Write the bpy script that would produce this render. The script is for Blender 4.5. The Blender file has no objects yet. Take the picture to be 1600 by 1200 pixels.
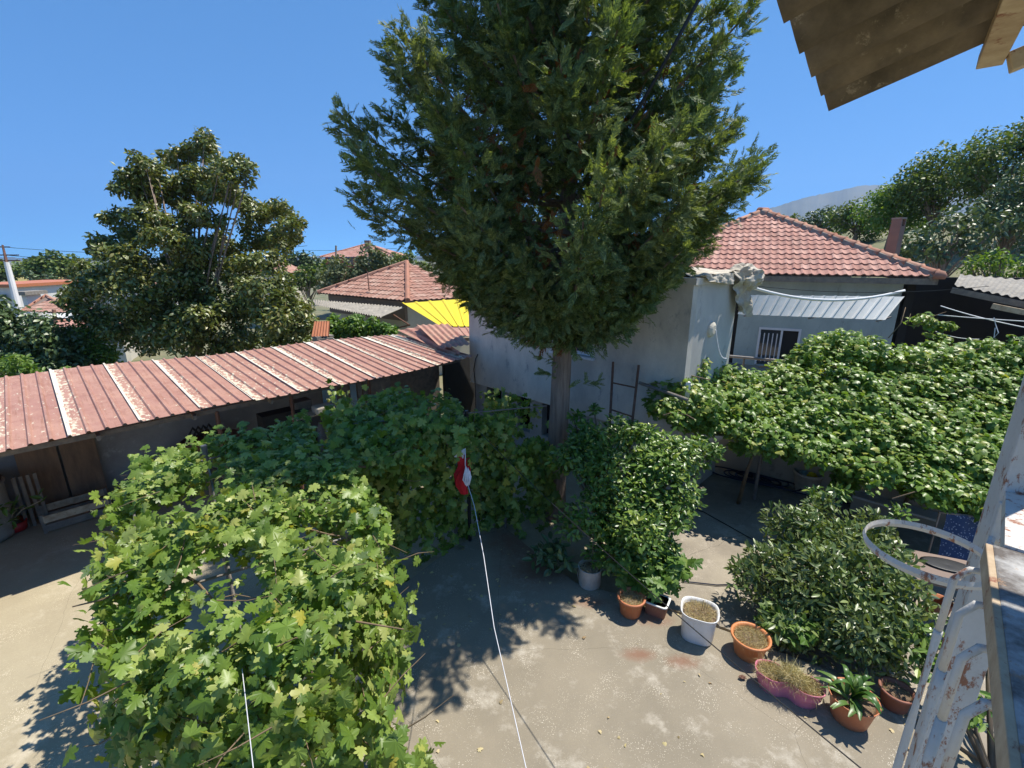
import bpy, math, random
import numpy as np
from mathutils import Vector, Matrix, noise
random.seed(7); rng = np.random.default_rng(7)
R = math.radians
scene = bpy.context.scene
COL = scene.collection
# ---------------------------------------------------------------- camera, light, exposure
H = 4.7; PITCH = 15.5; FPX = 720.0
cam_data = bpy.data.cameras.new('camera'); cam = bpy.data.objects.new('camera', cam_data); COL.objects.link(cam)
cam.location = (0, 0, H); cam.rotation_euler = (R(90 - PITCH), 0, 0)
cam_data.sensor_width = 36; cam_data.lens = 36 * FPX / 1600; cam_data.clip_start = 0.05; cam_data.clip_end = 30000
scene.camera = cam
SUN_EL = R(65); SUN_AZ = math.atan2(.89, .45)
S = Vector((math.sin(SUN_AZ) * math.cos(SUN_EL), math.cos(SUN_AZ) * math.cos(SUN_EL), math.sin(SUN_EL)))
world = bpy.data.worlds.new('World'); scene.world = world; world.use_nodes = True
wn = world.node_tree.nodes; wl = world.node_tree.links
bg = wn['Background']; sky = wn.new('ShaderNodeTexSky'); sky.sky_type = 'NISHITA'; sky.sun_disc = False
sky.sun_elevation = SUN_EL; sky.sun_rotation = SUN_AZ; sky.air_density = 0.3; sky.dust_density = 0.0; sky.ozone_density = 3.0
gam = wn.new('ShaderNodeGamma'); gam.inputs[1].default_value = .5; tint = wn.new('ShaderNodeMix'); tint.data_type = 'RGBA'; tint.blend_type = 'MULTIPLY'; tint.inputs[0].default_value = 1
wl.new(sky.outputs[0], gam.inputs[0]); wl.new(gam.outputs[0], tint.inputs[6]); tint.inputs[7].default_value = (.50, 1.20, 1.98, 1)   # camera-like deep blue, brighter band at the horizon kept
wl.new(tint.outputs[2], bg.inputs[0]); bg.inputs[1].default_value = 0.15
sd = bpy.data.lights.new('sun', 'SUN'); sd.energy = 4.3; sd.angle = R(0.5); sd.color = (1, .94, .84)
sun = bpy.data.objects.new('sun', sd); COL.objects.link(sun); sun.rotation_euler = S.to_track_quat('Z', 'Y').to_euler()
sun.location = (0, 0, 40)
scene.view_settings.view_transform = 'Standard'; scene.view_settings.look = 'None'
scene.view_settings.gamma = 1; scene.view_settings.use_curve_mapping = False
scene.view_settings.exposure = 0.78
scene.render.engine = 'CYCLES'
cyc = scene.cycles; cyc.max_bounces = 6; cyc.transparent_max_bounces = 8; cyc.diffuse_bounces = 4

CP, SP = math.cos(R(PITCH)), math.sin(R(PITCH))
def ray(px, py):
    r = (px - 800) / FPX; u = (600 - py) / FPX
    return Vector((r, CP + u * SP, -SP + u * CP))
def P(px, py, t): return Vector((0, 0, H)) + ray(px, py) * t           # point at depth t
def G(px, py, z=0.0):                                                # point at height z
    d = ray(px, py); return Vector((0, 0, H)) + d * ((z - H) / d.z)

# ---------------------------------------------------------------- materials
def newmat(name):
    m = bpy.data.materials.new(name); m.use_nodes = True
    return m, m.node_tree.nodes, m.node_tree.links, m.node_tree.nodes['Principled BSDF']
def ramp(n, stops):
    r = n.new('ShaderNodeValToRGB'); e = r.color_ramp.elements
    while len(e) > 1: e.remove(e[0])
    e[0].position = stops[0][0]; e[0].color = (*stops[0][1], 1)
    for p, c in stops[1:]:
        x = e.new(p); x.color = (*c, 1)
    return r
def noise_tex(n, l, coord, scale, detail=6, rough=.6, vec=None):
    t = n.new('ShaderNodeTexNoise'); t.inputs['Scale'].default_value = scale
    t.inputs['Detail'].default_value = detail; t.inputs['Roughness'].default_value = rough
    if vec:
        mp = n.new('ShaderNodeMapping'); mp.inputs['Scale'].default_value = vec; l.new(coord, mp.inputs[0]); l.new(mp.outputs[0], t.inputs[0])
    else: l.new(coord, t.inputs[0])
    return t.outputs[0]
def mix(n, l, fac, a, b, mode='MIX'):
    m = n.new('ShaderNodeMix'); m.data_type = 'RGBA'; m.blend_type = mode
    for sock, v in ((0, fac), (6, a), (7, b)):
        if isinstance(v, bpy.types.NodeSocket): l.new(v, m.inputs[sock])
        elif sock == 0: m.inputs[0].default_value = v
        else: m.inputs[sock].default_value = (*v, 1)
    return m.outputs[2]
def maprange(n, l, v, a, b, c=0, d=1):
    m = n.new('ShaderNodeMapRange'); l.new(v, m.inputs[0])
    for i, x in enumerate((a, b, c, d)): m.inputs[i + 1].default_value = x
    return m.outputs[0]
def bump(n, l, b, h, strength=.3, dist=.01):
    k = n.new('ShaderNodeBump'); k.inputs['Strength'].default_value = strength; k.inputs['Distance'].default_value = dist
    l.new(h, k.inputs['Height']); l.new(k.outputs[0], b.inputs['Normal'])
def mat(name, c1, c2=None, scale=3, rough=.8, metal=0, c3=None, fine=40, stretch=None, contrast=(.35, .65), bumps=.3, bdist=.004, spec=.4, c3t=(.58, .66)):
    """two-tone weathered surface: large patches, fine grain, bump"""
    m, n, l, b = newmat(name); c2 = c2 or tuple(x * .75 for x in c1)
    co = n.new('ShaderNodeTexCoord').outputs['Object']
    geo = n.new('ShaderNodeNewGeometry').outputs['Position']
    big = noise_tex(n, l, geo, scale, 8, .65, stretch)
    f = maprange(n, l, big, contrast[0], contrast[1])
    col = mix(n, l, f, c1, c2)
    fi = noise_tex(n, l, geo, fine, 5, .7)
    if c3:
        g = maprange(n, l, noise_tex(n, l, geo, scale * 2.7, 8, .75, stretch), c3t[0], c3t[1])
        col = mix(n, l, g, col, c3)
    col = mix(n, l, .35, col, mix(n, l, fi, (.35, .35, .35), (.68, .68, .68)), 'OVERLAY')
    l.new(col, b.inputs['Base Color']); b.inputs['Roughness'].default_value = rough; b.inputs['Metallic'].default_value = metal
    b.inputs['Specular IOR Level'].default_value = spec
    bump(n, l, b, fi, bumps, bdist)
    return m
def leafmat(name, stops, rough=.45, trans=.3, under=None, spec=.4, veins=True):
    m, n, l, b = newmat(name)
    isl = n.new('ShaderNodeNewGeometry'); oi = n.new('ShaderNodeObjectInfo')
    ad = n.new('ShaderNodeMath'); ad.operation = 'ADD'; l.new(isl.outputs['Random Per Island'], ad.inputs[0]); l.new(oi.outputs['Random'], ad.inputs[1])
    fr = n.new('ShaderNodeMath'); fr.operation = 'FRACT'; l.new(ad.outputs[0], fr.inputs[0])
    rp = ramp(n, stops); l.new(fr.outputs[0], rp.inputs[0])
    col = rp.outputs[0]
    ns = noise_tex(n, l, isl.outputs['Position'], 1.3, 3, .6)
    col = mix(n, l, maprange(n, l, ns, .35, .65, 0, .45), col, mix(n, l, 1.0, col, (.75, 1.0, .6), 'MULTIPLY'))
    if veins:
        n2 = noise_tex(n, l, isl.outputs['Position'], 45, 3, .6)
        col = mix(n, l, .3, col, mix(n, l, n2, (.3, .3, .3), (.72, .72, .72)), 'OVERLAY')
    front = col
    if under: col = mix(n, l, isl.outputs['Backfacing'], col, under)
    l.new(col, b.inputs['Base Color']); b.inputs['Roughness'].default_value = rough; b.inputs['Specular IOR Level'].default_value = spec
    tr = n.new('ShaderNodeBsdfTranslucent'); l.new(mix(n, l, 1.0, front, (1.5, 1.45, .45), 'MULTIPLY'), tr.inputs[0])
    ms = n.new('ShaderNodeMixShader'); ms.inputs[0].default_value = trans
    l.new(b.outputs[0], ms.inputs[1]); l.new(tr.outputs[0], ms.inputs[2]); l.new(ms.outputs[0], n['Material Output'].inputs[0])
    return m
M = {}
# concrete slab with stains
def concrete(name, base, dark, light, red=False):
    m, n, l, b = newmat(name); geo = n.new('ShaderNodeNewGeometry').outputs['Position']
    a = noise_tex(n, l, geo, .9, 8, .65); c = mix(n, l, maprange(n, l, a, .35, .62), base, dark)
    lt = noise_tex(n, l, geo, 1.7, 10, .75); c = mix(n, l, maprange(n, l, lt, .54, .68), c, light)
    v = n.new('ShaderNodeTexVoronoi'); v.inputs['Scale'].default_value = 60; l.new(geo, v.inputs[0])
    vr = n.new('ShaderNodeTexNoise'); vr.inputs['Scale'].default_value = 3.1; l.new(geo, vr.inputs[0])
    sp = n.new('ShaderNodeMath'); sp.operation = 'LESS_THAN'; l.new(v.outputs['Distance'], sp.inputs[0]); l.new(maprange(n, l, vr.outputs[0], .35, .75, .02, .30), sp.inputs[1])
    c = mix(n, l, sp.outputs[0], c, tuple(min(1, x * 1.35) for x in light))
    fi = noise_tex(n, l, geo, 70, 6, .8); c = mix(n, l, .5, c, mix(n, l, fi, (.25, .25, .25), (.75, .75, .75)), 'OVERLAY')
    vc = n.new('ShaderNodeTexVoronoi'); vc.feature = 'DISTANCE_TO_EDGE'; vc.inputs['Scale'].default_value = .42
    wn_ = n.new('ShaderNodeMix'); wn_.data_type = 'VECTOR'; wn_.inputs[0].default_value = .12
    nt = n.new('ShaderNodeTexNoise'); nt.inputs['Scale'].default_value = 2; nt.inputs['Detail'].default_value = 6; l.new(geo, nt.inputs[0])
    l.new(geo, wn_.inputs[4]); l.new(nt.outputs[1], wn_.inputs[5]); l.new(wn_.outputs[1], vc.inputs[0])
    cr = n.new('ShaderNodeMath'); cr.operation = 'LESS_THAN'; l.new(vc.outputs[0], cr.inputs[0]); cr.inputs[1].default_value = .0004
    c = mix(n, l, cr.outputs[0], c, tuple(x * .4 for x in dark))
    if red:
        for (cx, cy, rx, ry) in red:
            vm = n.new('ShaderNodeMapping'); vm.vector_type = 'TEXTURE'; vm.inputs['Location'].default_value = (cx, cy, 0); vm.inputs['Scale'].default_value = (rx, ry, 1)
            l.new(geo, vm.inputs[0]); g = n.new('ShaderNodeTexGradient'); g.gradient_type = 'SPHERICAL'; l.new(vm.outputs[0], g.inputs[0])
            rn = noise_tex(n, l, geo, 8, 9, .8); mu = n.new('ShaderNodeMath'); mu.operation = 'MULTIPLY'; l.new(g.outputs[1], mu.inputs[0]); l.new(rn, mu.inputs[1])
            c = mix(n, l, maprange(n, l, mu.outputs[0], .17, .45, 0, .6), c, (.2, .075, .04))
    l.new(c, b.inputs['Base Color']); b.inputs['Roughness'].default_value = .9; b.inputs['Specular IOR Level'].default_value = .25
    bump(n, l, b, fi, .5, .004); return m
M['slab'] = concrete('slab_concrete', (.275, .237, .175), (.225, .195, .145), (.42, .38, .31), [(.35, 6.2, 1.2, 1.0), (.0, 6.9, 1.0, .8), (1.1, 5.45, .5, .25), (1.55, 4.55, .4, .2), (2.05, 4.45, .4, .2), (1.9, 5.15, .5, .3)])
M['yard'] = concrete('yard_ground', (.40, .345, .235), (.33, .28, .19), (.47, .41, .30))
M['court'] = concrete('courtyard_concrete', (.34, .30, .235), (.23, .20, .16), (.44, .39, .32))
M['earth'] = mat('earth', (.22, .19, .11), (.10, .12, .05), scale=.35, c3=(.28, .24, .16))
M['hill'] = mat('hillside_scrub', (.10, .13, .05), (.17, .15, .09), scale=.05, c3=(.06, .09, .03))
M['mountain'] = mat('mountain_rock', (.06, .075, .07), (.10, .10, .085), scale=.004, fine=.05, bumps=0)
M['plaster'] = mat('rough_grey_plaster', (.72, .67, .58), (.44, .41, .36), scale=1.1, stretch=(.8, .8, .42), c3=(.33, .32, .30), fine=25, bumps=.5)
M['plaster_side'] = mat('pale_grey_plaster', (.58, .56, .51), (.41, .395, .37), scale=1.0, stretch=(.7, .7, .5), c3=(.34, .33, .31))
M['whitewash'] = mat('whitewashed_wall', (.42, .41, .38), (.28, .27, .25), scale=1.1, c3=(.5, .49, .46))
M['bluewall'] = mat('pale_blue_wall', (.42, .50, .49), (.32, .39, .39), scale=1.6, stretch=(1, 1, .4), c3=(.27, .32, .31))
M['cream'] = mat('cream_wall', (.62, .57, .47), (.5, .46, .38), scale=.7)
M['white'] = mat('white_wall', (.75, .74, .71), (.62, .61, .58), scale=.5)
M['redwall'] = mat('brick_red_wall', (.33, .10, .07), (.26, .08, .06), scale=.5)
M['brownwall'] = mat('brown_wall', (.24, .17, .13), (.17, .13, .11), scale=1)
M['retain'] = mat('beige_retaining_wall', (.42, .36, .28), (.33, .29, .24), scale=.9, c3=(.25, .22, .18))
M['dark'] = mat('black_and_painted_shade', (.03, .028, .025), (.02, .02, .02), scale=2)  # near black: stands in for shade inside openings, also colours black goods
def tilemat(name, a, b_, c):
    m, n, l, b = newmat(name); g = n.new('ShaderNodeNewGeometry'); oi = n.new('ShaderNodeObjectInfo')
    ad = n.new('ShaderNodeMath'); ad.operation = 'ADD'; l.new(g.outputs['Random Per Island'], ad.inputs[0]); l.new(oi.outputs['Random'], ad.inputs[1])
    fr = n.new('ShaderNodeMath'); fr.operation = 'FRACT'; l.new(ad.outputs[0], fr.inputs[0])
    rp = ramp(n, [(0, a), (.5, b_), (1, c)]); l.new(fr.outputs[0], rp.inputs[0])
    ns = noise_tex(n, l, g.outputs['Position'], 2.2, 8, .75); col = mix(n, l, maprange(n, l, ns, .5, .72, 0, .6), rp.outputs[0], (.17, .12, .09))
    f = noise_tex(n, l, g.outputs['Position'], 35, 4, .7); col = mix(n, l, .35, col, mix(n, l, f, (.3, .3, .3), (.7, .7, .7)), 'OVERLAY')
    l.new(col, b.inputs['Base Color']); b.inputs['Roughness'].default_value = .85; b.inputs['Specular IOR Level'].default_value = .25; return m
M['tile'] = tilemat('terracotta_tile', (.48, .26, .205), (.41, .21, .165), (.55, .33, .265))
M['tile_old'] = tilemat('old_tile', (.44, .24, .18), (.36, .19, .14), (.48, .31, .24))
M['ridge'] = tilemat('ridge_tile', (.42, .20, .13), (.34, .16, .11), (.47, .27, .19))
M['mortar'] = mat('mortar', (.30, .27, .23), (.2, .18, .15), scale=6)
# rusty red sheet: maroon paint with peeled cream streaks near one edge of each sheet (object space x = across the sheet)
def sheetmat():
    m, n, l, b = newmat('peeling_maroon_sheet'); tc = n.new('ShaderNodeTexCoord').outputs['Object']; geo = n.new('ShaderNodeNewGeometry').outputs['Position']
    oi = n.new('ShaderNodeObjectInfo')
    base = mix(n, l, maprange(n, l, noise_tex(n, l, geo, 1.6, 8, .7), .35, .65), (.36, .185, .145), (.44, .25, .185))
    base = mix(n, l, maprange(n, l, noise_tex(n, l, geo, 5, 8, .75), .5, .75, 0, .8), base, (.24, .10, .07))
    sx = n.new('ShaderNodeSeparateXYZ'); l.new(tc, sx.inputs[0])
    edge = maprange(n, l, sx.outputs[0], .30, .02, 0, .17)     # more peeling beside the seam
    pn = noise_tex(n, l, tc, 9, 9, .72, (1.6, .8, 1))
    addn = n.new('ShaderNodeMath'); addn.operation = 'ADD'; l.new(pn, addn.inputs[0]); l.new(edge, addn.inputs[1])
    vary = n.new('ShaderNodeMath'); vary.operation = 'MULTIPLY_ADD'; l.new(oi.outputs['Random'], vary.inputs[0]); vary.inputs[1].default_value = .09; vary.inputs[2].default_value = -.03
    a2 = n.new('ShaderNodeMath'); a2.operation = 'ADD'; l.new(addn.outputs[0], a2.inputs[0]); l.new(vary.outputs[0], a2.inputs[1])
    peel = maprange(n, l, a2.outputs[0], .632, .66)
    rs = noise_tex(n, l, tc, 3, 8, .7, (7, .5, 1)); base = mix(n, l, maprange(n, l, rs, .52, .68, 0, .75), base, (.26, .12, .075)); base = mix(n, l, maprange(n, l, noise_tex(n, l, tc, 4, 6, .7, (5, .35, 1)), .6, .72, 0, .6), base, (.52, .38, .29))
    c = mix(n, l, peel, base, (.62, .56, .42))
    seam = n.new('ShaderNodeMath'); seam.operation = 'LESS_THAN'; l.new(sx.outputs[0], seam.inputs[0]); seam.inputs[1].default_value = .045
    sn = maprange(n, l, noise_tex(n, l, tc, 4, 6, .7), .40, .46)
    mm = n.new('ShaderNodeMath'); mm.operation = 'MULTIPLY'; l.new(seam.outputs[0], mm.inputs[0]); l.new(sn, mm.inputs[1])
    c = mix(n, l, mm.outputs[0], c, (.70, .66, .55))
    l.new(c, b.inputs['Base Color']); b.inputs['Roughness'].default_value = .6; b.inputs['Specular IOR Level'].default_value = .35; return m
M['sheet'] = sheetmat()
M['sheet_plain'] = mat('faded_maroon_sheet', (.36, .16, .12), (.44, .26, .18), scale=4, c3=(.5, .42, .30), rough=.6)
M['fibre'] = mat('fibre_cement_sheet', (.22, .175, .12), (.085, .07, .05), scale=7, c3=(.34, .29, .22), fine=60, bumps=.6)
M['fibre_grey'] = mat('grey_fibre_sheet', (.34, .31, .26), (.2, .185, .16), scale=2.5, c3=(.4, .37, .3))
M['yellow'] = mat('yellow_sheet', (.85, .66, .02), (.75, .56, .02), scale=1, rough=.45)
M['whitesheet'] = mat('white_ribbed_sheet', (.72, .72, .68), (.6, .6, .56), scale=2, rough=.5)
M['wood'] = mat('weathered_wood', (.30, .19, .11), (.17, .11, .07), scale=6, stretch=(1, 1, .2), fine=60)
M['oldwood'] = mat('grey_timber', (.26, .22, .17), (.15, .13, .11), scale=8)
M['palewood'] = mat('pale_timber', (.58, .47, .32), (.38, .27, .17), scale=9, c3=(.25, .10, .06))
M['bark'] = mat('bark', (.34, .26, .20), (.18, .135, .105), scale=9, stretch=(2.2, 2.2, .18), fine=60, bumps=1, bdist=.02, rough=.95, c3=(.27, .22, .18))
M['twig'] = mat('twig', (.16, .12, .08), (.1, .08, .05), scale=10)
M['vinewood'] = mat('vine_wood', (.22, .15, .09), (.12, .09, .05), scale=10)
M['steel'] = mat('dull_steel_pipe', (.24, .22, .20), (.15, .13, .12), scale=8, rough=.5, metal=.3)
M['rust'] = mat('rusty_metal', (.22, .11, .07), (.12, .06, .04), scale=9)
M['black'] = mat('black_rubber', (.012, .012, .014), (.02, .02, .02), scale=9, rough=.45)
M['paint'] = mat('peeling_white_paint', (.62, .60, .56), (.54, .52, .48), scale=7, c3=(.30, .13, .075), rough=.5, fine=70, bumps=.4, stretch=(1.6, 1.6, .7), c3t=(.545, .60))
M['railwood'] = mat('peeling_handrail', (.44, .44, .43), (.11, .095, .085), scale=9, c3=(.34, .21, .12), fine=50, bumps=.7, contrast=(.4, .6))
M['terracotta'] = mat('terracotta_plastic', (.52, .19, .085), (.44, .155, .07), scale=6, rough=.5, bumps=.1)
M['orange'] = mat('orange_plastic', (.62, .24, .09), (.52, .19, .075), scale=6, rough=.45, bumps=.1)
M['brown'] = mat('brown_plastic', (.28, .11, .07), (.2, .09, .06), scale=6, rough=.6)
M['pink'] = mat('pink_plastic', (.62, .20, .27), (.55, .17, .23), scale=5, rough=.4, bumps=.1)
M['bucket'] = mat('white_plastic', (.74, .74, .73), (.66, .65, .62), scale=5, rough=.35, bumps=.08)
M['greybucket'] = mat('dusty_plastic', (.46, .44, .41), (.38, .35, .31), scale=8, rough=.6)
M['soil'] = mat('dry_soil', (.26, .18, .11), (.15, .10, .065), scale=22, fine=90, bumps=1, bdist=.02)
M['straw'] = leafmat('dry_straw', [(0, (.48, .36, .20)), (.5, (.62, .50, .30)), (1, (.34, .23, .13))], .8, .15, veins=False)
M['red'] = mat('red_cloth', (.50, .012, .02), (.38, .01, .018), scale=6, rough=.85)
M['redpaint'] = mat('red_plastic', (.42, .02, .02), (.33, .02, .02), scale=6, rough=.4)
M['whitecloth'] = mat('white_cord', (.74, .74, .76), (.6, .6, .64), scale=20, rough=.9)
M['tarp'] = mat('dirty_tarp', (.56, .51, .42), (.40, .35, .28), scale=6, c3=(.66, .62, .54))
M['pvc'] = mat('white_pvc', (.75, .75, .74), (.68, .68, .67), scale=5, rough=.35, bumps=0)
M['hose'] = mat('dark_blue_hose', (.012, .018, .04), (.02, .03, .06), scale=6, rough=.35)
M['ceramic'] = mat('white_ceramic', (.72, .73, .74), (.66, .67, .68), scale=3, rough=.2, bumps=0)
M['teal'] = mat('teal_painted_pipe', (.08, .30, .26), (.06, .2, .18), scale=6)
M['bluepaint'] = mat('faded_blue_paint', (.25, .40, .46), (.3, .33, .33), scale=6)
M['bluecloth'] = None
m_, n_, l_, b_ = newmat('blue_patterned_cloth'); v_ = n_.new('ShaderNodeTexVoronoi'); v_.inputs['Scale'].default_value = 28
l_.new(n_.new('ShaderNodeTexCoord').outputs['Object'], v_.inputs[0]); l_.new(mix(n_, l_, maprange(n_, l_, v_.outputs['Distance'], .2, .3), (.30, .36, .45), (.03, .06, .14)), b_.inputs['Base Color']); b_.inputs['Roughness'].default_value = .9
M['bluecloth'] = m_
m_, n_, l_, b_ = newmat('window_glass'); b_.inputs['Base Color'].default_value = (.05, .06, .07, 1); b_.inputs['Roughness'].default_value = .06; b_.inputs['Specular IOR Level'].default_value = .8
M['glass'] = m_
M['upvc'] = mat('window_frame', (.72, .74, .78), (.66, .68, .72), scale=3, rough=.35, bumps=0)
M['grape'] = leafmat('grape_leaf', [(0, (.085, .145, .025)), (.3, (.14, .215, .035)), (.6, (.21, .29, .055)), (.84, (.31, .38, .10)), (.96, (.40, .41, .13)), (1, (.46, .40, .07))], .40, .34, (.19, .27, .11))
M['grape_dark'] = leafmat('grape_leaf_far', [(0, (.09, .16, .03)), (.5, (.16, .25, .045)), (.85, (.24, .34, .07)), (1, (.40, .38, .10))], .38, .34, (.14, .22, .09))
M['citrus'] = leafmat('citrus_leaf', [(0, (.06, .12, .022)), (.5, (.11, .19, .035)), (.85, (.19, .28, .05)), (1, (.32, .37, .08))], .33, .25, (.17, .23, .10), spec=.5)
M['bay'] = leafmat('bitter_orange_leaf', [(0, (.065, .105, .028)), (.5, (.115, .16, .05)), (.85, (.19, .24, .085)), (1, (.29, .33, .13))], .36, .24, (.26, .30, .15), spec=.5)
M['magnolia'] = leafmat('magnolia_leaf', [(0, (.085, .11, .022)), (.5, (.15, .18, .04)), (.85, (.23, .25, .07)), (1, (.32, .26, .10))], .42, .2, (.14, .14, .055), spec=.7)
M['cypress'] = leafmat('cypress_foliage', [(0, (.085, .125, .055)), (.5, (.15, .20, .085)), (.85, (.22, .27, .11)), (1, (.32, .36, .15))], .6, .3, veins=False)
M['cypress_dead'] = leafmat('dead_cypress', [(0, (.20, .07, .025)), (1, (.30, .12, .04))], .9, .1, veins=False)
M['treeleaf'] = leafmat('broad_leaf', [(0, (.06, .10, .022)), (.5, (.11, .16, .035)), (.85, (.17, .22, .05)), (1, (.24, .26, .08))], .5, .28, (.12, .17, .07), veins=False)
M['darkleaf'] = leafmat('dark_leaf', [(0, (.045, .08, .03)), (.5, (.08, .125, .045)), (1, (.14, .19, .07))], .42, .15, (.11, .15, .08), veins=False, spec=.6)
M['silverleaf'] = leafmat('olive_leaf', [(0, (.10, .12, .06)), (.5, (.15, .17, .09)), (1, (.21, .22, .13))], .6, .2, veins=False)
M['brightleaf'] = leafmat('bright_leaf', [(0, (.08, .16, .03)), (.5, (.13, .22, .045)), (1, (.21, .29, .07))], .45, .35, veins=False)
M['strap'] = leafmat('strap_leaf', [(0, (.05, .12, .025)), (1, (.14, .22, .06))], .35, .25)
M['grassyellow'] = mat('dry_yellow_field', (.42, .33, .10), (.3, .27, .10), scale=.5)

# ---------------------------------------------------------------- mesh builder
class MB:
    def __init__(s): s.v = []; s.f = []; s.mi = []; s.cur = 0
    def add(s, vs, fs):
        o = len(s.v); s.v.extend([tuple(v) for v in vs])
        for f in fs: s.f.append([i + o for i in f]); s.mi.append(s.cur)
        return s
    def box(s, c, size, rz=0, mtx=None):
        x, y, z = [k / 2 for k in size]
        vs = [Vector((a * x, b * y, d * z)) for a in (-1, 1) for b in (-1, 1) for d in (-1, 1)]
        m = mtx if mtx is not None else Matrix.Translation(c) @ Matrix.Rotation(rz, 4, 'Z')
        return s.add([m @ v for v in vs], [(0, 1, 3, 2), (4, 6, 7, 5), (0, 4, 5, 1), (2, 3, 7, 6), (0, 2, 6, 4), (1, 5, 7, 3)])
    def beam(s, a, b, w, h, up=(0, 0, 1)):
        a = Vector(a); b = Vector(b); d = (b - a); L = d.length; d.normalize(); u = Vector(up)
        x = d.cross(u); x = x.normalized() if x.length > 1e-4 else Vector((1, 0, 0)); u = x.cross(d)
        m = Matrix(((x.x, d.x, u.x, 0), (x.y, d.y, u.y, 0), (x.z, d.z, u.z, 0), (0, 0, 0, 1))); m.translation = (a + b) / 2
        return s.box(None, (w, L, h), mtx=m)
    def tube(s, pts, r, n=8, cap=True):
        pts = [Vector(p) for p in pts]; k = len(pts); rs = r if isinstance(r, (list, tuple)) else [r] * k
        vs = []; ref = None
        for i, p in enumerate(pts):
            d = (pts[min(i + 1, k - 1)] - pts[max(i - 1, 0)]).normalized()
            if ref is None: ref = d.orthogonal().normalized()
            else:
                ref = ref - d * ref.dot(d); ref = ref.normalized() if ref.length > 1e-5 else d.orthogonal().normalized()
            q = d.cross(ref)
            for j in range(n):
                a = 2 * math.pi * j / n; vs.append(p + (ref * math.cos(a) + q * math.sin(a)) * rs[i])
        fs = [(i * n + j, i * n + (j + 1) % n, (i + 1) * n + (j + 1) % n, (i + 1) * n + j) for i in range(k - 1) for j in range(n)]
        if cap: fs += [tuple(range(n))[::-1], tuple(range((k - 1) * n, k * n))]
        return s.add(vs, fs)
    def lathe(s, prof, c=(0, 0, 0), n=24, sx=1, sy=1, rz=0, sq=None):
        vs = []; c = Vector(c)
        for (r, z) in prof:
            for j in range(n):
                a = 2 * math.pi * j / n; ca, sa = math.cos(a), math.sin(a)
                k = 1 if not sq else (abs(ca) ** sq + abs(sa) ** sq) ** (-1 / sq)
                x, y = r * k * ca * sx, r * k * sa * sy
                vs.append(c + Vector((x * math.cos(rz) - y * math.sin(rz), x * math.sin(rz) + y * math.cos(rz), z)))
        fs = [(i * n + j, i * n + (j + 1) % n, (i + 1) * n + (j + 1) % n, (i + 1) * n + j) for i in range(len(prof) - 1) for j in range(n)]
        if prof[0][0] > 1e-4: fs.append(tuple(range(n))[::-1])
        if prof[-1][0] > 1e-4: fs.append(tuple(range((len(prof) - 1) * n, len(prof) * n)))
        return s.add(vs, fs)
    def prism(s, poly, z0, z1):
        n = len(poly); vs = [(p[0], p[1], z0) for p in poly] + [(p[0], p[1], z1) for p in poly]
        return s.add(vs, [tuple(range(n))[::-1], tuple(range(n, 2 * n))] + [(i, (i + 1) % n, n + (i + 1) % n, n + i) for i in range(n)])
    def slab(s, quad, th):
        q = [Vector(p) for p in quad]; nn = (q[1] - q[0]).cross(q[-1] - q[0]).normalized() * th; k = len(q)
        return s.add(q + [p - nn for p in q], [tuple(range(k)), tuple(range(k, 2 * k))[::-1]] + [(i, k + i, k + (i + 1) % k, (i + 1) % k) for i in range(k)])
    def build(s, name, m, parent=None, smooth=False, origin=None, bevel=0):
        me = bpy.data.meshes.new(name); o = Vector(origin) if origin is not None else Vector((0, 0, 0))
        me.from_pydata([tuple(Vector(v) - o) for v in s.v], [], s.f)
        ms = m if isinstance(m, (list, tuple)) else [m]
        for k in ms: me.materials.append(M[k] if isinstance(k, str) else k)
        if len(ms) > 1: me.polygons.foreach_set('material_index', s.mi)
        if smooth: me.polygons.foreach_set('use_smooth', [True] * len(s.f))
        me.update(); ob = bpy.data.objects.new(name, me); COL.objects.link(ob); ob.location = o
        if parent is not None: ob.parent = parent; ob.matrix_parent_inverse = Matrix.Identity(4); ob.location = o - parent_loc(parent)
        if bevel:
            bm = ob.modifiers.new('bevel', 'BEVEL'); bm.width = bevel; bm.segments = 2
        return ob
def parent_loc(p):
    L = Vector(p.location)
    if p.parent: L += parent_loc(p.parent)
    return L
def tag(o, label=None, cat=None, group=None, kind=None):
    if label: o['label'] = label
    if cat: o['category'] = cat
    if group: o['group'] = group
    if kind: o['kind'] = kind
    return o
def thing(name, loc, label, cat, group=None):
    o = bpy.data.objects.new(name, None); COL.objects.link(o); o.location = loc; o.empty_display_size = .1
    return tag(o, label, cat, group)
def np_mesh(name, V, F, mats, parent=None, mi=None, smooth=False):
    me = bpy.data.meshes.new(name); V = np.asarray(V, dtype=np.float32); F = np.asarray(F, dtype=np.int32)
    off = parent_loc(parent) if parent is not None else Vector((0, 0, 0)); V = V - np.array(off, dtype=np.float32)
    me.vertices.add(len(V)); me.vertices.foreach_set('co', V.ravel())
    me.loops.add(F.size); me.loops.foreach_set('vertex_index', F.ravel())
    me.polygons.add(len(F)); me.polygons.foreach_set('loop_start', np.arange(0, F.size, 3, dtype=np.int32)); me.polygons.foreach_set('loop_total', np.full(len(F), 3, dtype=np.int32))
    for k in mats: me.materials.append(M[k] if isinstance(k, str) else k)
    if mi is not None: me.polygons.foreach_set('material_index', np.asarray(mi, dtype=np.int32))
    if smooth: me.polygons.foreach_set('use_smooth', np.ones(len(F), dtype=bool))
    me.update(calc_edges=True); ob = bpy.data.objects.new(name, me); COL.objects.link(ob)
    if parent is not None: ob.parent = parent
    return ob
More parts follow.
